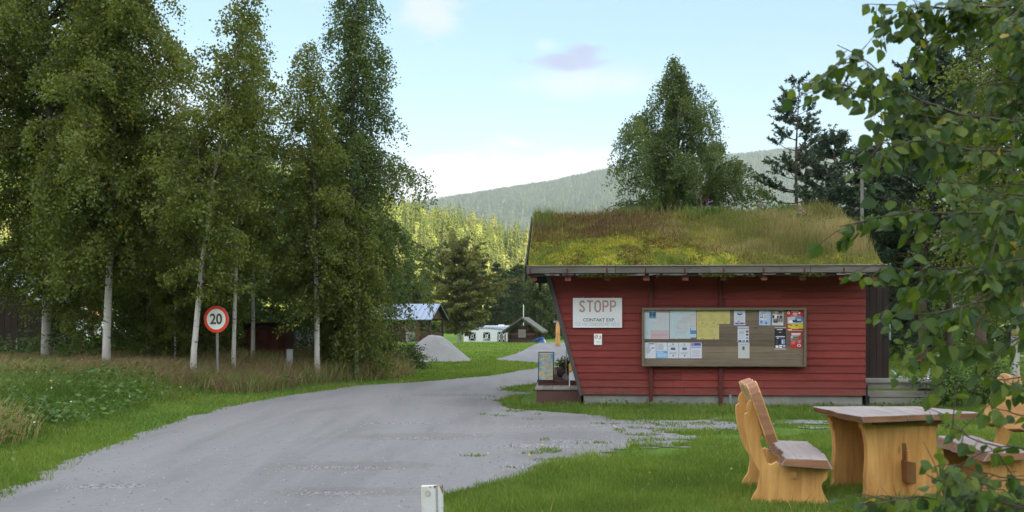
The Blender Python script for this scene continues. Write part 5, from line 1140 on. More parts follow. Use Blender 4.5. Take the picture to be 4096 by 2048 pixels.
# ------------------------------------------------------------------ small log hut
HC = (2090 - 2048) / F * 104
def rel(px, py, Y=104): p = P(px, py, Y); return p.x - HC, p.z
z0h = -.78; hut = thing('log_hut', 'small log hut with a shuttered gable and grey board roof', 'hut', (HC, 104, z0h), R(-10))
mb = MB(); mb.s = True
for k in range(11):
    mb.t = rr.uniform(.05, 1); z = .12 + k * .17; w = 1.62 if z < 1.0 else 1.62 * max(.05, (2.55 - z) / 1.55)
    mb.tube([(-w, 0, z), (w, 0, z)], .095, 8)
    if z < 1.05:
        for x in (-1.55, 1.55): mb.tube([(x, -.15, z + .08), (x, 4.0, z + .08)], .095, 8)
mb.build('log_wall', M['log'], hut)
mb = MB(); mb.t = .3; mb.box(-.45, .38, -.16, -.10, .58, 1.48); mb.build('shutter', M['grey_x'], hut, .01)
mb = MB(); mb.t = .5
for sgn in (-1, 1): mb.hexa([(sgn * 0, -.5, 2.66), (sgn * 2.22, -.5, 1.10), (sgn * 2.22, 4.3, 1.10), (0, 4.3, 2.66), (0, -.5, 2.84), (sgn * 2.22, -.5, 1.28), (sgn * 2.22, 4.3, 1.28), (0, 4.3, 2.84)])
mb.build('roof', M['fascia'], hut)
mb = MB(); mb.box(-1.5, 1.5, -.12, .2, -.4, .05); mb.build('footing', M['concrete'], hut)
mb = MB(); q = P(2094, 1268, 112); mb.tube([(q.x, 112, -1), (q.x, 112, P(2094, 1218, 112).z)], .05, 8); tag(mb.build('flagpole', M['white']), 'thin white flagpole behind the small log hut', 'flagpole')
# ------------------------------------------------------------------ white awning caravan
cv = thing('caravan', 'white caravan with latticed awning windows on the far lawn', 'caravan', (P(1855, 0, 110).x, 110, -.78), R(-3)); s = 110 / F
def cx(px): return (px - 1855) * s
Wc = cx(2034)
mb = MB(); mb.hexa([(0, 0, -.1), (Wc, 0, -.1), (Wc, 2.6, -.1), (0, 2.6, -.1), (0, 0, 1.40), (Wc, 0, 1.36), (Wc, 2.6, 1.36), (0, 2.6, 1.40)]); mb.add([(0, 0, 1.401), (cx(1950), 0, 1.58), (Wc, 0, 1.361)], [(0, 1, 2)]); mb.build('awning_wall', M['white'], cv)
mb = MB(); mb.hexa([(-.06, -.1, 1.41), (cx(1945), -.1, 1.60), (cx(1945), 2.7, 1.74), (-.06, 2.7, 1.55), (-.06, -.1, 1.46), (cx(1945), -.1, 1.65), (cx(1945), 2.7, 1.79), (-.06, 2.7, 1.60)])
mb.hexa([(cx(1946), -.1, 1.60), (Wc + .05, -.1, 1.38), (Wc + .05, 2.7, 1.60), (cx(1946), 2.7, 1.74), (cx(1946), -.1, 1.65), (Wc + .05, -.1, 1.43), (Wc + .05, 2.7, 1.66), (cx(1946), 2.7, 1.79)]); mb.build('roof', M['tin'], cv)
mb = MB(); mb.box(cx(1930), cx(2060), 2.75, 4.9, .2, 1.86); mb.box(cx(1985), cx(2010), 3.3, 3.9, 1.86, 1.98); mb.build('body', M['white'], cv, .05)
for a, b, c, d in ((1877, 1901, 1331, 1360), (1935, 1959, 1331, 1360), (1992, 2004, 1329, 1366), (2009, 2021, 1329, 1366)):
    z1, z0 = P(0, c, 110).z + .78, P(0, d, 110).z + .78; mb = MB(); mb.box(cx(a), cx(b), -.03, .0, z0, z1); win = mb.build('window', M['windowdark'], cv)
    mb = MB(); w = .035
    for x0, x1, q0, q1 in ((cx(a) - .03, cx(b) + .03, z1, z1 + .05), (cx(a) - .03, cx(b) + .03, z0 - .05, z0), (cx(a) - .05, cx(a), z0, z1), (cx(b), cx(b) + .05, z0, z1)): mb.box(x0, x1, -.05, -.031, q0, q1)
    xm, zm = (cx(a) + cx(b)) / 2, (z0 + z1) / 2; dx, dz = (cx(b) - cx(a)) / 2, (z1 - z0) / 2
    mb.m = 1
    stroke(mb, [(xm - dx * .5, zm), (xm, zm + dz * .55), (xm + dx * .5, zm), (xm, zm - dz * .55), (xm - dx * .5, zm)], .05, -.034)
    for sx1, sz1 in ((-1, -1), (-1, 1), (1, -1), (1, 1)): stroke(mb, [(xm + sx1 * dx * .28, zm + sz1 * dz * .3), (xm + sx1 * dx, zm + sz1 * dz)], .05, -.036)
    mb.build('frame', [M['trim'], M['white']], win)
ch = thing('garden_chair', 'white garden chair in front of the awning', 'chair', (P(1940, 0, 107).x, 107, -.74)); mb = MB(); mb.box(-.5, .25, -.2, .2, .36, .42); mb.box(.2, .27, -.2, .2, .42, .85); mb.build('seat', M['white'], ch); 
for x in (-.45, -.2, .0, .22):
    mb = MB(); mb.box(x - .03, x + .03, -.18, -.12, -.1, .36); mb.build('leg', M['white'], ch)
# blue slide
bs = thing('plastic_slide', 'bright blue plastic slide lying by the log hut', 'slide', (P(2155, 0, 98).x, 98, zg(3, 98) + .0), R(-8)); colour('slide_blue', (.03, .17, .72), .35); mb = MB(); k = 10; sl = [(-.72 + 1.3 * q, .08 + .42 * math.sin(q * 2.2) ** 1.2) for q in np.linspace(0, 1, k)]
vs = [p for x, z in sl for p in ((x, -.28, z + .12), (x, -.22, z), (x, .22, z), (x, .28, z + .12))]; mb.add(vs, [(4 * i + j, 4 * i + j + 1, 4 * i + 5 + j, 4 * i + 4 + j) for i in range(k - 1) for j in range(3)])
mb.box(.1, .5, -.25, .25, -.1, .30); mb.build('chute', M['slide_blue'], bs); mb = MB(); mb.tube([(.45, -.1, .55), (.75, -.1, .0)], .05, 6); mb.tube([(.45, .15, .55), (.75, .15, .0)], .05, 6); mb.build('ladder', M['white'], bs)
# carved post
cp = thing('carved_post', 'tall pale carved log post with a flat cap left of the kiosk', 'post', (P(2231, 0, 60).x, 60, 0)); zz_ = P(0, 1288, 60).z; mb = MB(); mb.s = True; mb.lathe([(.16, -.3), (.15, .3), (.13, .7), (.14, 1.0), (.12, zz_ - .12), (.10, zz_ - .05)], 14); mb.build('shaft', M['honey'], cp)
mb = MB(); mb.box(-.26, .12, -.12, .12, zz_ - .05, zz_ + .06); mb.build('cap', M['slab_y'], cp, .02)

# ------------------------------------------------------------------ sheds and boxes behind the roadside birches
M['redplank'] = wood('red_shed_plank', (.16, .042, .036), (.25, .070, .058), 'z', 1.5, 10, knots=False); M['rusttin'] = plain('rusty_tin', (.42, .38, .40), .4, .5, 5, metal=.5)
x, y, z = at(1060, 27.2); shd = thing('red_shed', 'low red plank shed with a corrugated tin roof behind birches', 'shed', (x, y, z), R(6)); sw = .60; sh_ = EYE - (1290 - HZ) / F * 27.2 - z
mb = MB()
for k in range(9): mb.t = rr.uniform(.2, .8); mb.box(-sw + k * .133, -sw + k * .133 + .127, 0, .03, -.2, sh_ - .1)
mb.box(-sw, -sw + .03, .031, 1.6, -.2, sh_ - .1); mb.box(sw - .03, sw, .031, 1.6, -.2, sh_ - .25); mb.box(-sw, sw, 1.57, 1.6, -.2, sh_ - .3); mb.build('wall', M['redplank'], shd, .003)
mb = MB(); mb.box(-sw - .1, sw + .05, -.10, -.05, sh_ - .13, sh_ - .02); mb.build('eave_board', M['brownwood'], shd)
k = 40; vs = [];
for i in range(k + 1):
    xx = -sw - .14 + (2 * sw + .25) * i / k; zz = sh_ + .018 * math.sin(i * 1.4); vs += [(xx, -.18, zz), (xx, 1.75, zz - .18)]
mb = MB(); mb.s = True; mb.add(vs, [(2 * i, 2 * i + 2, 2 * i + 3, 2 * i + 1) for i in range(k)]); mb.build('roof', M['rusttin'], shd)
x, y, z = at(1158, 24.5); gc = thing('utility_cabinet', 'narrow grey metal utility cabinet in the tall grass', 'cabinet', (x, y, z), R(20)); mb = MB(); mb.box(-.075, .075, -.05, .10, -.1, .68); mb.build('body', M['steel'], gc, .006); mb = MB(); mb.box(-.085, .085, -.06, .11, .682, .70); mb.build('cap', M['steel'], gc, .003)
x, y, z = at(1225, 30); gb = thing('grey_crate', 'pale grey boxy tank half hidden behind birch trunks', 'tank', (x, y, z), R(10)); mb = MB(); mb.box(-.36, .36, 0, .6, .2, .95); mb.build('body', M['steel'], gb, .03); mb = MB(); mb.box(-.30, -.04, -.012, -.002, .35, .85); mb.box(.04, .30, -.012, -.002, .35, .85); mb.build('door', M['white'], gb)
x, y, z = at(60, 30); ds = thing('brown_shed', 'dark brown shed with pale bargeboards at the left edge', 'shed', (x, y, z), R(9)); e = at(166, 30)[0] - x
mb = MB()
for k in range(16): mb.t = rr.uniform(.2, .8); xa = e - .19 - k * .19; mb.box(xa, xa + .182, 0, .03, -.3, 1.95 + min(1.2, (k + .5) * .19 * .62))
mb.box(e - .03, e, .031, 3.5, -.3, 1.95); mb.box(e - 3.1, e, 3.47, 3.5, -.3, 1.9); mb.build('wall', M['brownwood'], ds)
ap = e - 2.4
mb = MB(); mb.hexa([(e + .25, -.35, 1.80), (ap, -.35, 3.42), (ap, 3.8, 3.42), (e + .25, 3.8, 1.80), (e + .25, -.35, 1.88), (ap, -.35, 3.50), (ap, 3.8, 3.50), (e + .25, 3.8, 1.88)]); mb.hexa([(ap - 2.6, -.35, 1.80), (ap - .01, -.35, 3.42), (ap - .01, 3.8, 3.42), (ap - 2.6, 3.8, 1.80), (ap - 2.6, -.35, 1.88), (ap - .01, -.35, 3.50), (ap - .01, 3.8, 3.50), (ap - 2.6, 3.8, 1.88)]); mb.build('roof', M['tin'], ds)
mb = MB(); mb.hexa([(e + .27, -.40, 1.70), (ap, -.40, 3.36), (ap, -.36, 3.36), (e + .27, -.36, 1.70), (e + .27, -.40, 1.90), (ap, -.40, 3.53), (ap, -.36, 3.53), (e + .27, -.36, 1.90)]); mb.build('bargeboard', M['white'], ds)
mb = MB(); u = at(57, 29.7)[0] - x; mb.tube([(u, -.25, -.3), (u, -.25, .75)], .025, 8); mb.build('drain_pipe', M['steel'], ds)
for px, Y, lb, wd in ((245, 120, 'white caravan seen through the leaves left of the white trunk', 5.0), (175, 55, 'white caravan half hidden behind the brown shed', 3.6), (545, 70, 'white caravan glimpsed behind the thick white birch trunk', 5.0)):
    x, y, z = at(px, Y); c2 = thing('caravan', lb, 'caravan', (x, y, z), R(8)); mb = MB(); mb.box(-wd / 2, wd / 2, 0, 2.2, .45, 2.45); mb.build('body', M['white'], c2, .12)
    for a in (-.3, .12): mb = MB(); mb.box(a * wd, a * wd + .9, -.03, -.002, 1.35, 1.95); mb.build('window', M['windowdark'], c2, .01)
    mb = MB(); mb.tube([(0, .1, .3), (0, .3, .3)], .3, 14); mb.build('wheel', M['black'], c2)
x, y, z = at(360, 150); oh = thing('farm_house', 'sunlit house with an orange roof seen through the birch leaves', 'house', (x, y, z - .5), R(12)); colour('tile_orange', (.48, .19, .05)); mb = MB(); mb.box(-4.5, 4.5, 0, 6, -1, 3.0); mb.build('wall', M['cream_paper'], oh); mb = MB()
for y0 in (-.6, 6.6): mb.hexa([(-5, y0, 2.7), (5, y0, 2.7), (5, 3, 5.3), (-5, 3, 5.3), (-5, y0, 2.9), (5, y0, 2.9), (5, 3, 5.5), (-5, 3, 5.5)])
mb.build('roof', M['tile_orange'], oh)
for k in (-3, -.5, 2): mb = MB(); mb.box(k, k + 1, -.05, -.005, 1, 2.2); mb.build('window', M['windowdark'], oh)
# rocks on the right lawn
M['rock'] = plain('grey_rock', (.24, .22, .20), .9, .4, 8, bmp=.7, bscale=20)
for px, Y, r_, lb in ((3950, 37.5, .32, 'pale boulder on the lawn right of the thick pine trunk'), (3760, 36, .22, 'small boulder on the lawn between the pine trunks'), (4040, 52, .30, 'boulder beyond the gravel track')):
    rg = np.random.default_rng(int(px)); th, ph = np.meshgrid(np.linspace(0, 6.2832, 19), np.linspace(0, 3.1416, 12)); q = 1 + .35 * (fbm(np.cos(th) * 1.3 * np.sin(ph) + 9 + px, np.sin(th) * 1.3 * np.sin(ph) + np.cos(ph), 5, 3) - .5)
    V = np.stack([np.cos(th) * np.sin(ph) * q * r_ * 1.4, np.sin(th) * np.sin(ph) * q * r_, np.cos(ph) * q * r_ * .75 + r_ * .3], -1).reshape(-1, 3); i = (np.arange(11)[:, None] * 19 + np.arange(18)).ravel(); o = mesh_np('boulder', V, np.stack([i, i + 19, i + 20, i + 1], 1), M['rock'], smooth_=True); o.location = at(px, Y); tag(o, lb, 'boulder')
# ------------------------------------------------------------------ grass and weeds (uncountable)
def blades(name, label, XY, Z, Hh, Wd, mat, T, rng, lean=.35, wind=(0, 0), parent=None, seg=1, kind='stuff'):
    """one tapering blade per row: a bent strip of `seg` quads and a tip triangle, written as quads"""
    n = len(XY); a = rng.uniform(0, 6.283, n); S = np.column_stack([np.cos(a), np.sin(a), np.zeros(n)]) * (Wd / 2)[:, None]
    d = rng.normal(size=(n, 2)) * lean + np.array(wind); d = np.column_stack([d, np.zeros(n)]) * Hh[:, None]
    B = np.column_stack([XY, Z - .01]); up = np.array([0, 0, 1.0])
    if seg == 1:   # one straight tapering blade
        V = np.stack([B - S, B + S, B + d * .62 + up * (Hh * .62)[:, None] + S * .7, B + d + up * Hh[:, None]], 1); k = 1
    else:          # a blade that bends over
        M_ = B + d * .36 + up * (Hh * .58)[:, None]; E = B + d * 1.1 + up * (Hh * .98)[:, None]
        V = np.stack([B - S, B + S, M_ + S * .8, M_ - S * .8, M_ - S * .8, M_ + S * .8, E + S * .15, E - S * .15], 1); k = 2
    V = V.reshape(-1, 3); o = mesh_np(name, V, np.arange(4 * n * k).reshape(n * k, 4), mat, np.repeat(np.clip(T, .01, .999), k), parent=parent)
    tag(o, label, None if parent else 'grass', None, kind); return o
def field(rng, n, y0, y1, fx0, fx1, p=2.0):
    """random spots, denser near the camera"""
    q = rng.random(n); y = 1 / (1 / y0 ** (p - 1) * (1 - q) + 1 / y1 ** (p - 1) * q) ** (1 / (p - 1)); x = fx0(y) + (fx1(y) - fx0(y)) * rng.random(n); return x, y
def built(x, y):
    """True where something stands"""
    lx = (x - KX) * ct_ - (y - KY) * st_; ly = (x - KX) * st_ + (y - KY) * ct_
    k = (lx > .0) & (lx < WR) & (ly > .02) & (ly < DEP) | (lx > -1.2) & (lx < .2) & (ly > .34) & (ly < 3.6) | (lx > WR - .1) & (lx < PR) & (ly > .34) & (ly < 1.5)
    return k | (((x - hx) / 1.5) ** 2 + ((y - hy) / 1.25) ** 2 < 1)
rng = np.random.default_rng(101)
# lawn right of the road
x, y = field(rng, 520000, 7.0, 24, lambda y: np.full_like(y, -1.5), lambda y: .54 * y + 1.5, 2.2)
rm = road_mask(x, y) + (rng.random(len(x)) - .5) * .16; ok = (rm < 0) & ~built(x, y) & (x > -.9); pat = fbm(x * 1.3, y * 1.3, 91, 4)
sparse = (sdf(ROAD, x, y) > -.9) & (x > .6) & (y > 10.5) & (y < 15.4); ok &= ~(sparse & (pat + .25 * rng.random(len(x)) < .62)); x, y, pat = x[ok], y[ok], pat[ok]; n = len(x)
h = (.028 + .045 * rng.random(n)) * (.7 + .9 * pat) * (1 + .018 * (y - 8)); tall = rng.random(n) < .012; h[tall] *= 2.2
edge = smooth(KY - 1.2, KY - .1, y + st_ * (x - KX)) * (x > .8) * (y < 19); h *= 1 + .35 * edge * rng.random(n)
T = .40 + (pat - .5) * 1.3 + rng.normal(size=n) * .16; T = np.clip(T, 0, .95); T[rng.random(n) < .012] = .99
blades('lawn_grass', 'short green lawn grass around the kiosk and table', np.column_stack([x, y]), zf(x, y), h, .0045 + .0007 * y * .6 + 0 * h, M['grass'], T, rng, .45)
# tufts on the gravel
x, y = field(rng, 60000, 8, 22, lambda y: np.full_like(y, -.6), lambda y: .33 * y + .2, 2); g = fbm(x * 2.2, y * 3.4, 95, 3); ok = (road_mask(x, y) > 0) & (g > .66 - .14 * (x > 1.5)) & ((sdf(ROAD, x, y) < 1.3)) & ~built(x, y); x, y = x[ok], y[ok]; n = len(x)
blades('gravel_grass', 'sparse grass tufts growing through the gravel', np.column_stack([x, y]), zf(x, y) + .012, .02 + .035 * rng.random(n), .006 + .001 * y, M['grass'], .35 + rng.normal(size=n) * .2, rng, .6)
# mown strip and far lawns
x, y = field(rng, 260000, 5, 40, lambda y: -.56 * y - 1, lambda y: np.full_like(y, 2.0), 2.0)
w = left_out(x, y); ok = (road_mask(x, y) + (rng.random(len(x)) - .55) * .34 < 0) & (w > -.4) & (w < 2.6) & (path_mask(x, y) < 0) & (x < 1.2) & ~built(x, y); x, y, w = x[ok], y[ok], w[ok]; n = len(x); pat = fbm(x * 1.1, y * 1.1, 97, 3)
blades('verge_grass', 'mown grass strip along the left road edge', np.column_stack([x, y]), zf(x, y), (.04 + .05 * rng.random(n)) * (.6 + .8 * pat) * (1 + .5 * smooth(.8, 2.2, w)), .005 + .0006 * y, M['grass'], np.clip(.42 + (pat - .5) * 1.2 + rng.normal(size=n) * .16, 0, .95), rng, .4)
x, y = field(rng, 150000, 24, 72, lambda y: -.30 * y + 4, lambda y: .56 * y, 1.6); ok = (road_mask(x, y) < 0) & (path_mask(x, y) < -.05) & ~built(x, y) & (left_out(x, y) < 30); x, y = x[ok], y[ok]; n = len(x); pat = fbm(x * .5, y * .5, 99, 3)
ok = (x > -2.5 - .02 * y) | (y > 37); x, y, pat = x[ok], y[ok], pat[ok]; n = len(x)
blades('far_lawn_grass', 'short bright grass of the far lawn', np.column_stack([x, y]), zf(x, y), .045 + .04 * rng.random(n), .02 + .0008 * y, M['grass'], np.clip(.62 + (pat - .5) * .9 + rng.normal(size=n) * .12, 0, .95), rng, .5)
# wild verge: mid-height green, then seeding brown grass
def verge(n, w0, w1, p=1.8, ymax=38): 
    x, y = field(rng, n, 6.5, ymax, lambda y: -.60 * y - 1.5, lambda y: np.full_like(y, 1.0), p); w = left_out(x, y) * bank(x, y); j = rng.normal(size=n) * .35
    ok = (w + j > w0) & (w + j < w1) & (x < .4 - .0 * y) & (road_mask(x, y) < -.1) & (path_mask(x, y) < -.3) & ~built(x, y); return x[ok], y[ok], w[ok]
x, y, w = verge(170000, 1.3, 9); ok = y < 32; x, y, w = x[ok], y[ok], w[ok]; n = len(x); pat = fbm(x * .8, y * .8, 111, 3)
hh = (.10 + .22 * rng.random(n)) * smooth(.9, 2.6, w) * (.5 + pat) + .05
blades('wild_grass', 'uncut green grass and weeds on the left verge', np.column_stack([x, y]), zf(x, y), hh, .006 + .0006 * y, M['grass_wild'], np.clip(.4 + (pat - .5) * 1.4 + rng.normal(size=n) * .2, 0, .97), rng, .4, (.05, 0), seg=2)
def tall_zone(x, y): 
    w = left_out(x, y); far_ = smooth(17, 21, y); lo = 5.6 * (1 - far_) + .75 * far_; g = fbm(x * .55, y * .55, 113, 3); return smooth(lo, lo + 1.1, w) * bank(x, y) * (1 - smooth(10, 13, w)) * (.35 + .9 * smooth(.38, .62, g))
x, y, w = verge(900000, .5, 12, 1.6); z_ = tall_zone(x, y); ok = (rng.random(len(x)) < z_) & (y < 36) & (x < -.9); x, y = x[ok], y[ok]; n = len(x); g = fbm(x * .4, y * .4, 115, 3)
T = np.clip(.40 + (g - .5) * 1.5 + rng.normal(size=n) * .30, 0, .86); T[rng.random(n) < .20 + .35 * (fbm(x * .9, y * .9, 117, 3) > .55)] = .97
hh = (.12 + .42 * rng.random(n) ** 1.4) * (.5 + .8 * g) * smooth(8, 14, y)
blades('tall_grass', 'tall red-brown seeding grass under the roadside birches', np.column_stack([x, y]), zf(x, y), hh + .08, .006 + .0004 * y, M['grass_tall'], T, rng, .38, (.10, .0), seg=2)
# a near clump of straw at the left edge
n = 1500; x = -7.02 + rng.normal(size=n) * .28; y = 12.3 + rng.normal(size=n) * .4
blades('straw_clump', 'bleached straw grass clump at the left edge of the verge', np.column_stack([x, y]), zf(x, y), .15 + .36 * rng.random(n), .009 + 0 * x, M['grass_tall'], np.clip(.72 + rng.normal(size=n) * .12, 0, .86), rng, .3, (.25, 0), seg=2)
# broad-leaved weeds
def weeds(name, label, spots_, mat):
    Vs, Fs, Ts = [], [], []; o_ = 0
    for (x, y, h, n) in spots_:
        C = np.column_stack([rng.normal(size=n) * .17 + x, rng.normal(size=n) * .17 + y, rng.random(n) ** .8 * h]); C[:, 2] += zf(C[:, 0], C[:, 1]); D = rng.normal(size=(n, 3)) * np.array([1, 1, .35]); L = .05 + .07 * rng.random(n) * (.6 + h); V, Fc = leaf_geo(C, D, rng, L, L * .55)
        Vs.append(V); Fs.append(Fc + o_); o_ += len(V); Ts.append(np.clip(.45 + rng.normal() * .15 + rng.normal(size=n) * .16, 0, 1))
    return tag(mesh_np(name, np.vstack(Vs), np.vstack(Fs), mat, np.concatenate(Ts)), label, 'weeds', None, 'stuff')
x, y, w = verge(4200, 1.5, 7.5, 1.7, 30); g = fbm(x * .7, y * .7, 121, 3); ok = g > .47; weeds('weeds', 'nettles and other broad-leaved weeds on the verge', [(a, b, rng.uniform(.15, .45), 34) for a, b in zip(x[ok], y[ok])], M['weed'])
x, y, w = verge(1500, 4, 14, 1.3, 34); ok = x < -3; weeds('undergrowth', 'dark leafy undergrowth between the birch trunks', [(a, b, rng.uniform(.4, 1.1), 46) for a, b in zip(x[ok], y[ok]) if b > 23], M['shrub'])
weeds('edge_weeds', 'low weeds along the kiosk foundation and porch', [((KM @ Vector((u, -.12 - .1 * rng.random(), 0))).x, (KM @ Vector((u, -.15, 0))).y, rng.uniform(.05, .16), 9) for u in np.concatenate([rng.uniform(0, WR, 34), rng.uniform(WR, WR + 2.3, 8)])], M['weed'])
# porch-side bush
pb = thing('leafy_bush', 'scrubby bush in front of the porch end', 'bush', (KM @ Vector((PR - .05, -.15, 0))), .4); mb, V, Fc, T = birch_mesh(61, .75, .015, .02, [(0, .55), (.5, .65), (1, .25)], nb=46, hang=.35, lpm=60, leaf=.05, ntw=7, twig=(.12, .35)); mb.build('trunk', [M['twig'], M['twig']], pb); mesh_np('crown', V, Fc, M['weed'], T, parent=pb)
dup(pb, KM @ Vector((PR + .75, .25, 0)), 2.0, 1.0, 'scrubby bush right of the porch')
gb_ = thing('leafy_bush', 'small dark bush at the foot of the gravel heap', 'bush', at(1668, 31.5), .9); mb, V, Fc, T = birch_mesh(62, .75, .015, .02, [(0, .5), (.5, .6), (1, .2)], nb=40, hang=.3, lpm=60, leaf=.06, ntw=7, twig=(.12, .35)); mb.build('trunk', [M['twig'], M['twig']], gb_); mesh_np('crown', V, Fc, M['shrub'], T, parent=gb_)
dup(gb_, at(1545, 29.5), 2.2, 1.15, 'dark bush in the tall grass left of the gravel heap')
# flowers among the weeds
x, y, w = verge(420, 1.5, 7, 1.7, 26); n = len(x); C = np.column_stack([x, y, zf(x, y) + .18 + .25 * rng.random(n)]); V, Fc = leaf_geo(C, rng.normal(size=(n, 3)), rng, .035, .035); ty = rng.random(n)
tag(mesh_np('wild_flowers', V, Fc, M['flower'], np.where(ty < .45, .02, np.where(ty < .92, .33, .6))), 'small yellow and white wild flowers in the verge', 'flowers', None, 'stuff')
# fallen leaves
n = 26; x, y = field(rng, n, 7.5, 22, lambda y: -.3 * y, lambda y: .5 * y, 2); ok = ~built(x, y); x, y = x[ok], y[ok]; n = len(x); V, Fc = leaf_geo(np.column_stack([x, y, zf(x, y) + .03]), np.column_stack([rng.normal(size=(n, 2)), rng.normal(size=n) * .1]), rng, .036, .03)
V[:, 2] = np.maximum(V[:, 2], .016); tag(mesh_np('fallen_leaves', V, Fc, M['flower'], np.full(n, .01)), 'yellow birch leaves fallen on lawn and gravel', 'leaves', None, 'stuff')
# loose stones on the gravel
xs, ys = [], []
for a, b, ra, rb in LOOSE:
    if ra: k = int(900 * ra * rb * 3 + 90); xs.append(a + rng.normal(size=k) * ra * .55); ys.append(b + rng.normal(size=k) * rb * .55)
k = 4200; a, b = field(rng, k, 7.5, 22, lambda y: -.48 * y, lambda y: .32 * y, 2); xs.append(a); ys.append(b)
x, y = np.concatenate(xs), np.concatenate(ys); ok = road_mask(x, y) > .02; x, y = x[ok], y[ok]; n = len(x); r = .004 + .010 * rng.random(n) ** 2.0
M['pebble'] = foliage('loose_pebble', ramp3((.13, .12, .12), (.22, .21, .215), (.33, .32, .32)), transl=0, rough=.9, spec=.2)
V = np.stack([np.column_stack([x + r * c, y + r * s_, 0 * x + .012 + (0 if k < 3 else 1) * 0]) for k, (c, s_) in enumerate(((1.2, 0), (-.6, 1), (-.7, -.9)))] + [np.column_stack([x, y, .012 + r * .9])], 1).reshape(-1, 3); b = np.arange(n)[:, None] * 4
tag(mesh_np('loose_stones', V, np.concatenate([b + np.array([0, 1, 3]), b + np.array([1, 2, 3]), b + np.array([2, 0, 3])]), M['pebble'], np.tile(rng.random(n), 3)), 'loose pebbles scattered on the gravel road', 'pebbles', None, 'stuff')

# ------------------------------------------------------------------ what grows on the sod roof (parts of the roof)
def roof_growth(name, label, n, dens, hfun, wd, mat, tf, wind=(.0, .0), lean=.3):
    u = rng.uniform(UL + .04, UR - .04, n); v = EV + .05 + (RV + .9 - EV) * rng.random(n); ok = rng.random(n) < dens(u, v); u, v = u[ok], v[ok]; h = hfun(u, v) * (.45 + .75 * rng.random(len(u)))
    z = sod_z(u, v); o = blades(name, label, np.column_stack([u, v]), z, h, np.full(len(u), wd), mat, tf(u, v), rng, lean, wind, parent=roof, seg=2); return o
UM = UR - UL
def rel_u(u): return (u - UL) / UM
q = lambda u, v, s: fbm(u * 1.2, v * 1.4, s, 3)
roof_growth('roof_grass', 'dry tall grass thickening to the right end', 110000, lambda u, v: np.clip(.06 + .95 * smooth(.40, .62, rel_u(u) + (q(u, v, 131) - .5) * .5) * (.35 + .65 * smooth(EV + .3, EV + 1.0, v)) , 0, 1) * .75,
            lambda u, v: (.09 + .17 * smooth(.42, .85, rel_u(u))) * (.25 + 1.3 * q(u, v, 133)) * (.45 + .55 * smooth(EV, EV + .9, v)), .0065, M['roof_grass'], lambda u, v: np.clip(.5 + (q(u, v, 135) - .5) * 1.4 + rng.normal(size=len(u)) * .22, 0, 1), (.02, 0), .16)
roof_growth('roof_grass', 'grey-green grass tufts on the left half', 26000, lambda u, v: np.clip(smooth(.5, .72, q(u, v, 141)) * (1 - .8 * smooth(.5, .7, rel_u(u))), 0, 1), lambda u, v: .20 + 0 * u, .009, M['grass_wild'], lambda u, v: np.clip(.62 + rng.normal(size=len(u)) * .2, 0, 1), (.03, 0))
roof_growth('roof_heather', 'red-brown heather at the upper left', 34000, lambda u, v: np.clip((1 - smooth(.28, .50, rel_u(u) + (q(u, v, 151) - .5) * .4)) * smooth(EV + .9, EV + 1.9, v) + .10 * smooth(RV - .5, RV, v), 0, 1) * .9, lambda u, v: .05 + .13 * q(u, v, 153), .011, M['heather'], lambda u, v: np.clip(.42 + rng.normal(size=len(u)) * .34, 0, 1), (0, 0), .4)
roof_growth('ridge_grass', 'wispy dead stalks along the ridge', 5200, lambda u, v: smooth(RV - .7, RV - .1, v) * (1 - smooth(RV + .2, RV + .5, v)) * (.3 + q(u, v, 181)), lambda u, v: .20 + .22 * q(u, v, 183), .006, M['roof_grass'], lambda u, v: np.clip(.35 + rng.normal(size=len(u)) * .3, 0, 1), (.03, 0), .14)
roof_growth('roof_moss', 'short moss fringe', 60000, lambda u, v: np.clip(1 - .7 * smooth(.5, .7, rel_u(u)), 0, 1) * (.5 + .5 * q(u, v, 161)), lambda u, v: .035 + .02 * q(u, v, 163), .016, foliage('moss_tips', ramp3((.17, .085, .030), (.16, .185, .03), (.40, .36, .05)), transl=.1, rough=.9, spec=.05), lambda u, v: np.clip(.5 + (fbm(u * 2.1, v * 2.1, 165, 4) - .5) * 4.2 + rng.normal(size=len(u)) * .15, 0, 1), (0, 0), .7)
# moss hanging over the eave edge
n = 5200; u = rng.uniform(UL + .2, UR - .3, n); ok = fbm(u * 1.7, 0 * u, 171, 4) > .50; u = u[ok]; n = len(u); C = np.column_stack([u, EV - .03 + rng.normal(size=n) * .012, ZE - .055 - rng.random(n) * .05]); V, Fc = leaf_geo(C, rng.normal(size=(n, 3)) * .6 + np.array([0, 0, -.8]), rng, .035, .022)
tag(mesh_np('moss', V, Fc, foliage('eave_moss', ramp3((.045, .055, .012), (.07, .085, .018), (.12, .12, .03)), transl=.05, rough=.95, spec=0), rng.random(n), parent=fas), 'dark moss clinging under the eave board', None, None, 'stuff')
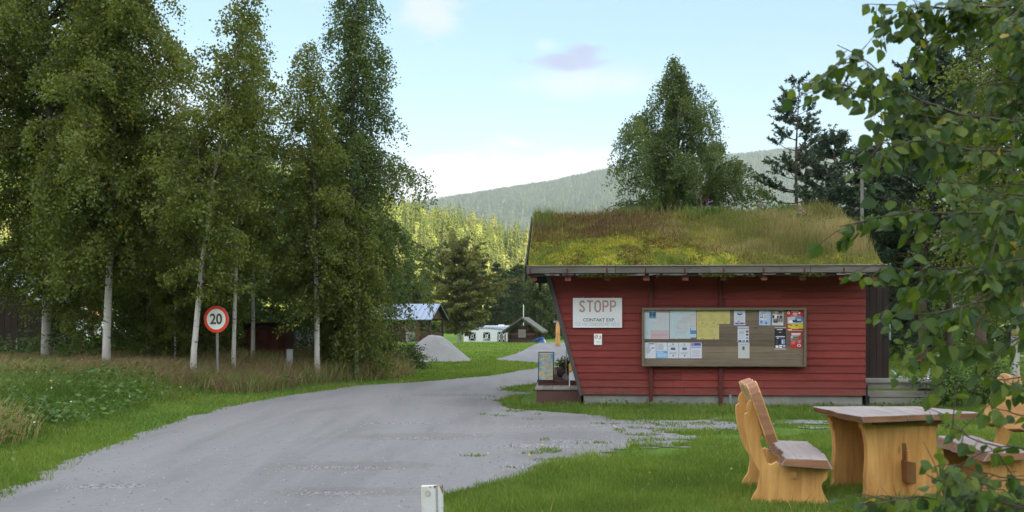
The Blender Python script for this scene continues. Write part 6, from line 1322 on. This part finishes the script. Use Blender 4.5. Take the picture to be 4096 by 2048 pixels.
# fireweed and tall herbs on the right end of the roof
def herb(u, v, h, name, label, n=70, fl=0):
    C = np.column_stack([u + rng.normal(size=n) * .10, v + rng.normal(size=n) * .10, sod_z(np.full(n, u), np.full(n, v)) + rng.random(n) * h]); V, Fc = leaf_geo(C, rng.normal(size=(n, 3)) * np.array([1, 1, .4]) + np.array([0, 0, .5]), rng, .09, .03)
    T = np.clip(.45 + rng.normal(size=n) * .2, 0, 1); mi = np.zeros(n, int)
    if fl: 
        k = 14; C2 = np.column_stack([u + rng.normal(size=k) * .035, v + rng.normal(size=k) * .035, sod_z(np.full(k, u), np.full(k, v)) + h + rng.random(k) * .16]); V2, F2 = leaf_geo(C2, rng.normal(size=(k, 3)), rng, .035, .035); Fc = np.vstack([Fc, F2 + len(V)]); V = np.vstack([V, V2]); T = np.concatenate([T, np.full(k, .6)]); mi = np.concatenate([mi, np.ones(k, int)])
    o = mesh_np(name, V, Fc, [M['weed'], M['flower']], T, mi, parent=roof); tag(o, label); return o
for px, py, v, f in ((2835, 862, 2.2, 1), (2866, 866, 2.2, 0), (3046, 836, 2.3, 1), (3107, 826, 2.3, 0), (3145, 822, 2.3, 0), (3200, 890, 1.7, 1), (3120, 880, 2.1, 0), (3230, 930, 1.2, 0), (3290, 910, 1.4, 0), (3330, 960, .8, 0), (3395, 930, 1.1, 0), (3440, 980, .6, 0), (3180, 860, 2.1, 0), (3480, 900, 1.5, 0)):
    u, z = K(px, py, v); herb(u, v, max(.15, z - float(sod_z(np.array([u]), np.array([v]))[0])), 'fireweed_foliage' if f else 'herb_foliage', None, 90, f)
# ------------------------------------------------------------------ the near birch whose branches hang in from the right
LEAFT = []
def leaf_template():
    """serrated birch leaf: left and right halves either side of a folded midrib (length 1 along x)"""
    t = np.array([0, .06, .16, .20, .30, .34, .46, .50, .62, .66, .78, .82, 1.0]); w = np.array([0, .22, .38, .36, .44, .40, .40, .34, .31, .25, .20, .14, 0])
    U = np.column_stack([t, w, w * .22 - .10 * t ** 2]); Lw = np.column_stack([t, -w, w * .22 - .10 * t ** 2]); mid = np.column_stack([np.linspace(1, 0, 5)[1:-1], np.zeros(3), -.10 * np.linspace(1, 0, 5)[1:-1] ** 2])
    up = np.vstack([U, mid]); lo = np.vstack([Lw, mid])[::-1]; return np.vstack([up, lo]), len(up)
TV, TN = leaf_template()
nt = thing('birch_tree', 'near birch reaching in from the right edge with large blurred leaves', 'birch', (2.75, 3.6, 0)); NO = Vector((2.75, 3.6, 0))
rng = np.random.default_rng(202); twm = MB(); twm.s = True; Lc, Ld, Ll, Lt = [], [], [], []
def path_pts(pxs, Y0, Y1):
    n = len(pxs); return [np.array(P(x, y, Y0 + (Y1 - Y0) * i / (n - 1)) - NO) for i, (x, y) in enumerate(pxs)]
def resample(pts, n):
    pts = np.array(pts); s = np.concatenate([[0], np.cumsum(np.linalg.norm(np.diff(pts, axis=0), axis=1))]); q = np.linspace(0, s[-1], n); return np.column_stack([np.interp(q, s, pts[:, k]) for k in range(3)]), s[-1]
def dress(pts, per_m, size=.050, skip=0.0, drop=.035):
    p, L = resample(pts, 40); n = int(per_m * L)
    for i in range(n):
        q = skip + (1 - skip) * (i + rng.random()) / n; b = np.array([np.interp(q, np.linspace(0, 1, 40), p[:, k]) for k in range(3)]); dv = p[min(39, int(q * 39) + 1)] - p[int(q * 39)] if q < .97 else p[39] - p[38]
        side = rng.normal(size=3) * np.array([.8, .8, .3]); d = unit(dv) * .5 + side * .55 + np.array([0, 0, -.75]); off = unit(side + np.array([0, 0, -.5])) * drop * rng.uniform(.3, 1.1)
        if rng.random() < .6: twm.tube([b, b + off], .0009, 3, False)
        Lc.append(b + off); Ld.append(d); Ll.append(size * rng.uniform(.6, 1.2) * (1 - .35 * max(0, q - .8) / .2)); Lt.append(np.clip(.42 + rng.normal() * .30, 0, .9) if rng.random() > .012 else .99)
def branch(pxs, Y0, Y1, r0, per_m=55, side=0, size=.055, skip=0.0, sl=(.12, .32)):
    pts, L = resample(path_pts(pxs, Y0, Y1), 14); pts[1:-1] += rng.normal(size=(12, 3)) * .003
    twm.tube(pts, np.linspace(r0, .0012, 14), 6); dress(pts, per_m, size, skip)
    for k in range(side):
        q = rng.uniform(max(.05, skip), .92); b = np.array([np.interp(q, np.linspace(0, 1, 14), pts[:, c]) for c in range(3)]); dv = unit(pts[-1] - pts[0]); l = rng.uniform(*sl) * (1.15 - .5 * q)
        d = unit(dv * .7 + rng.normal(size=3) * np.array([.4, .6, .45])); e = [b, b + d * l * .5 + np.array([0, 0, -.03 * l]), b + d * l + np.array([0, 0, -.25 * l])]; twm.tube(e, [.002, .0015, .0008], 4, False); dress(e, per_m * 1.0, size)
branch([(4330, 520), (4096, 496), (3824, 458), (3691, 402), (3580, 342), (3489, 262), (3419, 217), (3349, 180)], 3.2, 2.9, .007, 50, 13, .050, .0)
branch([(3900, 520), (3747, 475), (3600, 440), (3482, 416), (3412, 353), (3326, 296)], 3.15, 2.95, .004, 50, 8, .050, .0)
branch([(4300, -60), (4096, 20), (3900, 30), (3700, 38), (3560, 26), (3462, 16)], 3.4, 3.3, .006, 64, 14, .048, .0)
branch([(3950, 60), (3790, 140), (3720, 160), (3663, 225), (3645, 280)], 3.4, 3.35, .003, 40, 4, .050)
branch([(3760, 40), (3680, 90), (3620, 120), (3585, 150)], 3.35, 3.3, .003, 40, 2, .050)
branch([(4330, 640), (4096, 608), (3859, 594), (3677, 559), (3520, 580), (3385, 600)], 3.1, 2.95, .006, 46, 10, .049, .1)
branch([(4300, 830), (4096, 845), (3790, 852), (3628, 851), (3500, 870), (3360, 905)], 3.0, 2.9, .006, 44, 10, .052, .1)
branch([(4330, 1090), (4096, 1120), (4010, 1182), (3908, 1208), (3844, 1223), (3699, 1263), (3579, 1255), (3505, 1262)], 3.0, 2.85, .005, 34, 6, .050, .05)
branch([(4330, 1000), (4096, 1040), (3800, 1075), (3600, 1075), (3425, 1098)], 3.05, 2.9, .005, 42, 11, .052, .05)
branch([(4330, 1300), (4096, 1349), (3985, 1388), (3900, 1370), (3800, 1360), (3700, 1400)], 3.0, 2.9, .004, 34, 6, .05, .05)
branch([(4330, 1480), (4096, 1500), (4000, 1520), (3900, 1500)], 3.0, 2.9, .004, 36, 5, .05, .1)
branch([(4330, 1700), (4096, 1668), (4035, 1650), (3952, 1612)], 2.8, 2.7, .004, 20, 1, .05, .1)
branch([(4330, 1760), (4096, 1790), (3950, 1780), (3820, 1720), (3760, 1700)], 2.8, 2.7, .004, 24, 3, .040, .1)
branch([(4330, 1900), (4096, 1920), (3950, 1900), (3800, 1850), (3740, 1865)], 2.8, 2.7, .004, 28, 4, .040, .1)
branch([(4330, 2080), (4096, 2030), (3900, 1995), (3700, 1985), (3500, 2010), (3360, 2035)], 2.8, 2.65, .004, 40, 9, .045, .05)
branch([(4330, 2130), (4096, 2080), (3900, 2060), (3650, 2060)], 2.75, 2.65, .004, 44, 7, .045, .05)
branch([(4096, 2000), (4000, 1960), (3900, 1930)], 2.75, 2.7, .003, 44, 5, .045)
# inner branches filling the crown towards the trunk
for k in range(28):
    y0 = rng.uniform(-80, 1420); x1 = 4090 - rng.uniform(0, 1) ** 1.4 * (470 if y0 < 1150 else 330); branch([(4500, y0 + rng.uniform(-60, 60)), (4250, y0), ((x1 + 4250) / 2, y0 + rng.uniform(-20, 40)), (x1, y0 + rng.uniform(-30, 110))], rng.uniform(3.0, 3.9), rng.uniform(2.9, 3.9),   .004, 38, 6, .047, .1, (.1, .28))
for k in range(2):
    y0 = rng.uniform(1450, 2080); x1 = rng.uniform(3980, 4090); branch([(4500, y0), (4250, y0), (x1, y0 + rng.uniform(-30, 60))], 2.9, 2.8, .004, 38, 4, .047, .1, (.08, .2))
# trunk and its boughs outside the frame
mb = MB(); mb.s = True; mb.tube([(0, 0, -.3), (.02, 0, .8), (-.03, .02, 2.2), (.03, .02, 4.2)], [.085, .07, .049, .02], 10); mb.build('trunk', [M['bark']], nt)
twm.build('branch', [M['twig']], nt)
C, D, Ln, T = np.array(Lc), unit(np.array(Ld)), np.array(Ll), np.array(Lt); n = len(C)
N_ = unit(np.cross(D, np.cross(D, rng.normal(size=(n, 3)) * .8 + np.array([0, -.6, .7])))); S = np.cross(N_, D)
V = C[:, None, :] + Ln[:, None, None] * (TV[None, :, 0:1] * D[:, None] + TV[None, :, 1:2] * S[:, None] + TV[None, :, 2:3] * N_[:, None])
i = np.arange(n)[:, None] * len(TV); F1 = i + np.arange(TN); F2 = i + TN + np.arange(TN)
mesh_np('leaves', V.reshape(-1, 3), np.vstack([F1, F2]), M['leaf_near'], np.concatenate([T, T]), parent=nt)
# ------------------------------------------------------------------ the air in the valley
def haze():
    mb = MB(); mb.box(-3250, 3250, -3250, 3250, -6, 500)
    m = bpy.data.materials.new('valley_air'); m.use_nodes = True; t = NT(m.node_tree); m.node_tree.nodes.clear()
    v = t.n('ShaderNodeVolumePrincipled', {'Color': (.70, .84, 1.0), 'Density': HAZE, 'Anisotropy': 0.2}); out = t.n('ShaderNodeOutputMaterial'); t.t.links.new(v.outputs[0], out.inputs[1])
    o = mb.build('haze', m); tag(o, kind='stuff', cat='haze', label='pale blue air fading the far mountain')
HAZE = 0.00013
haze()
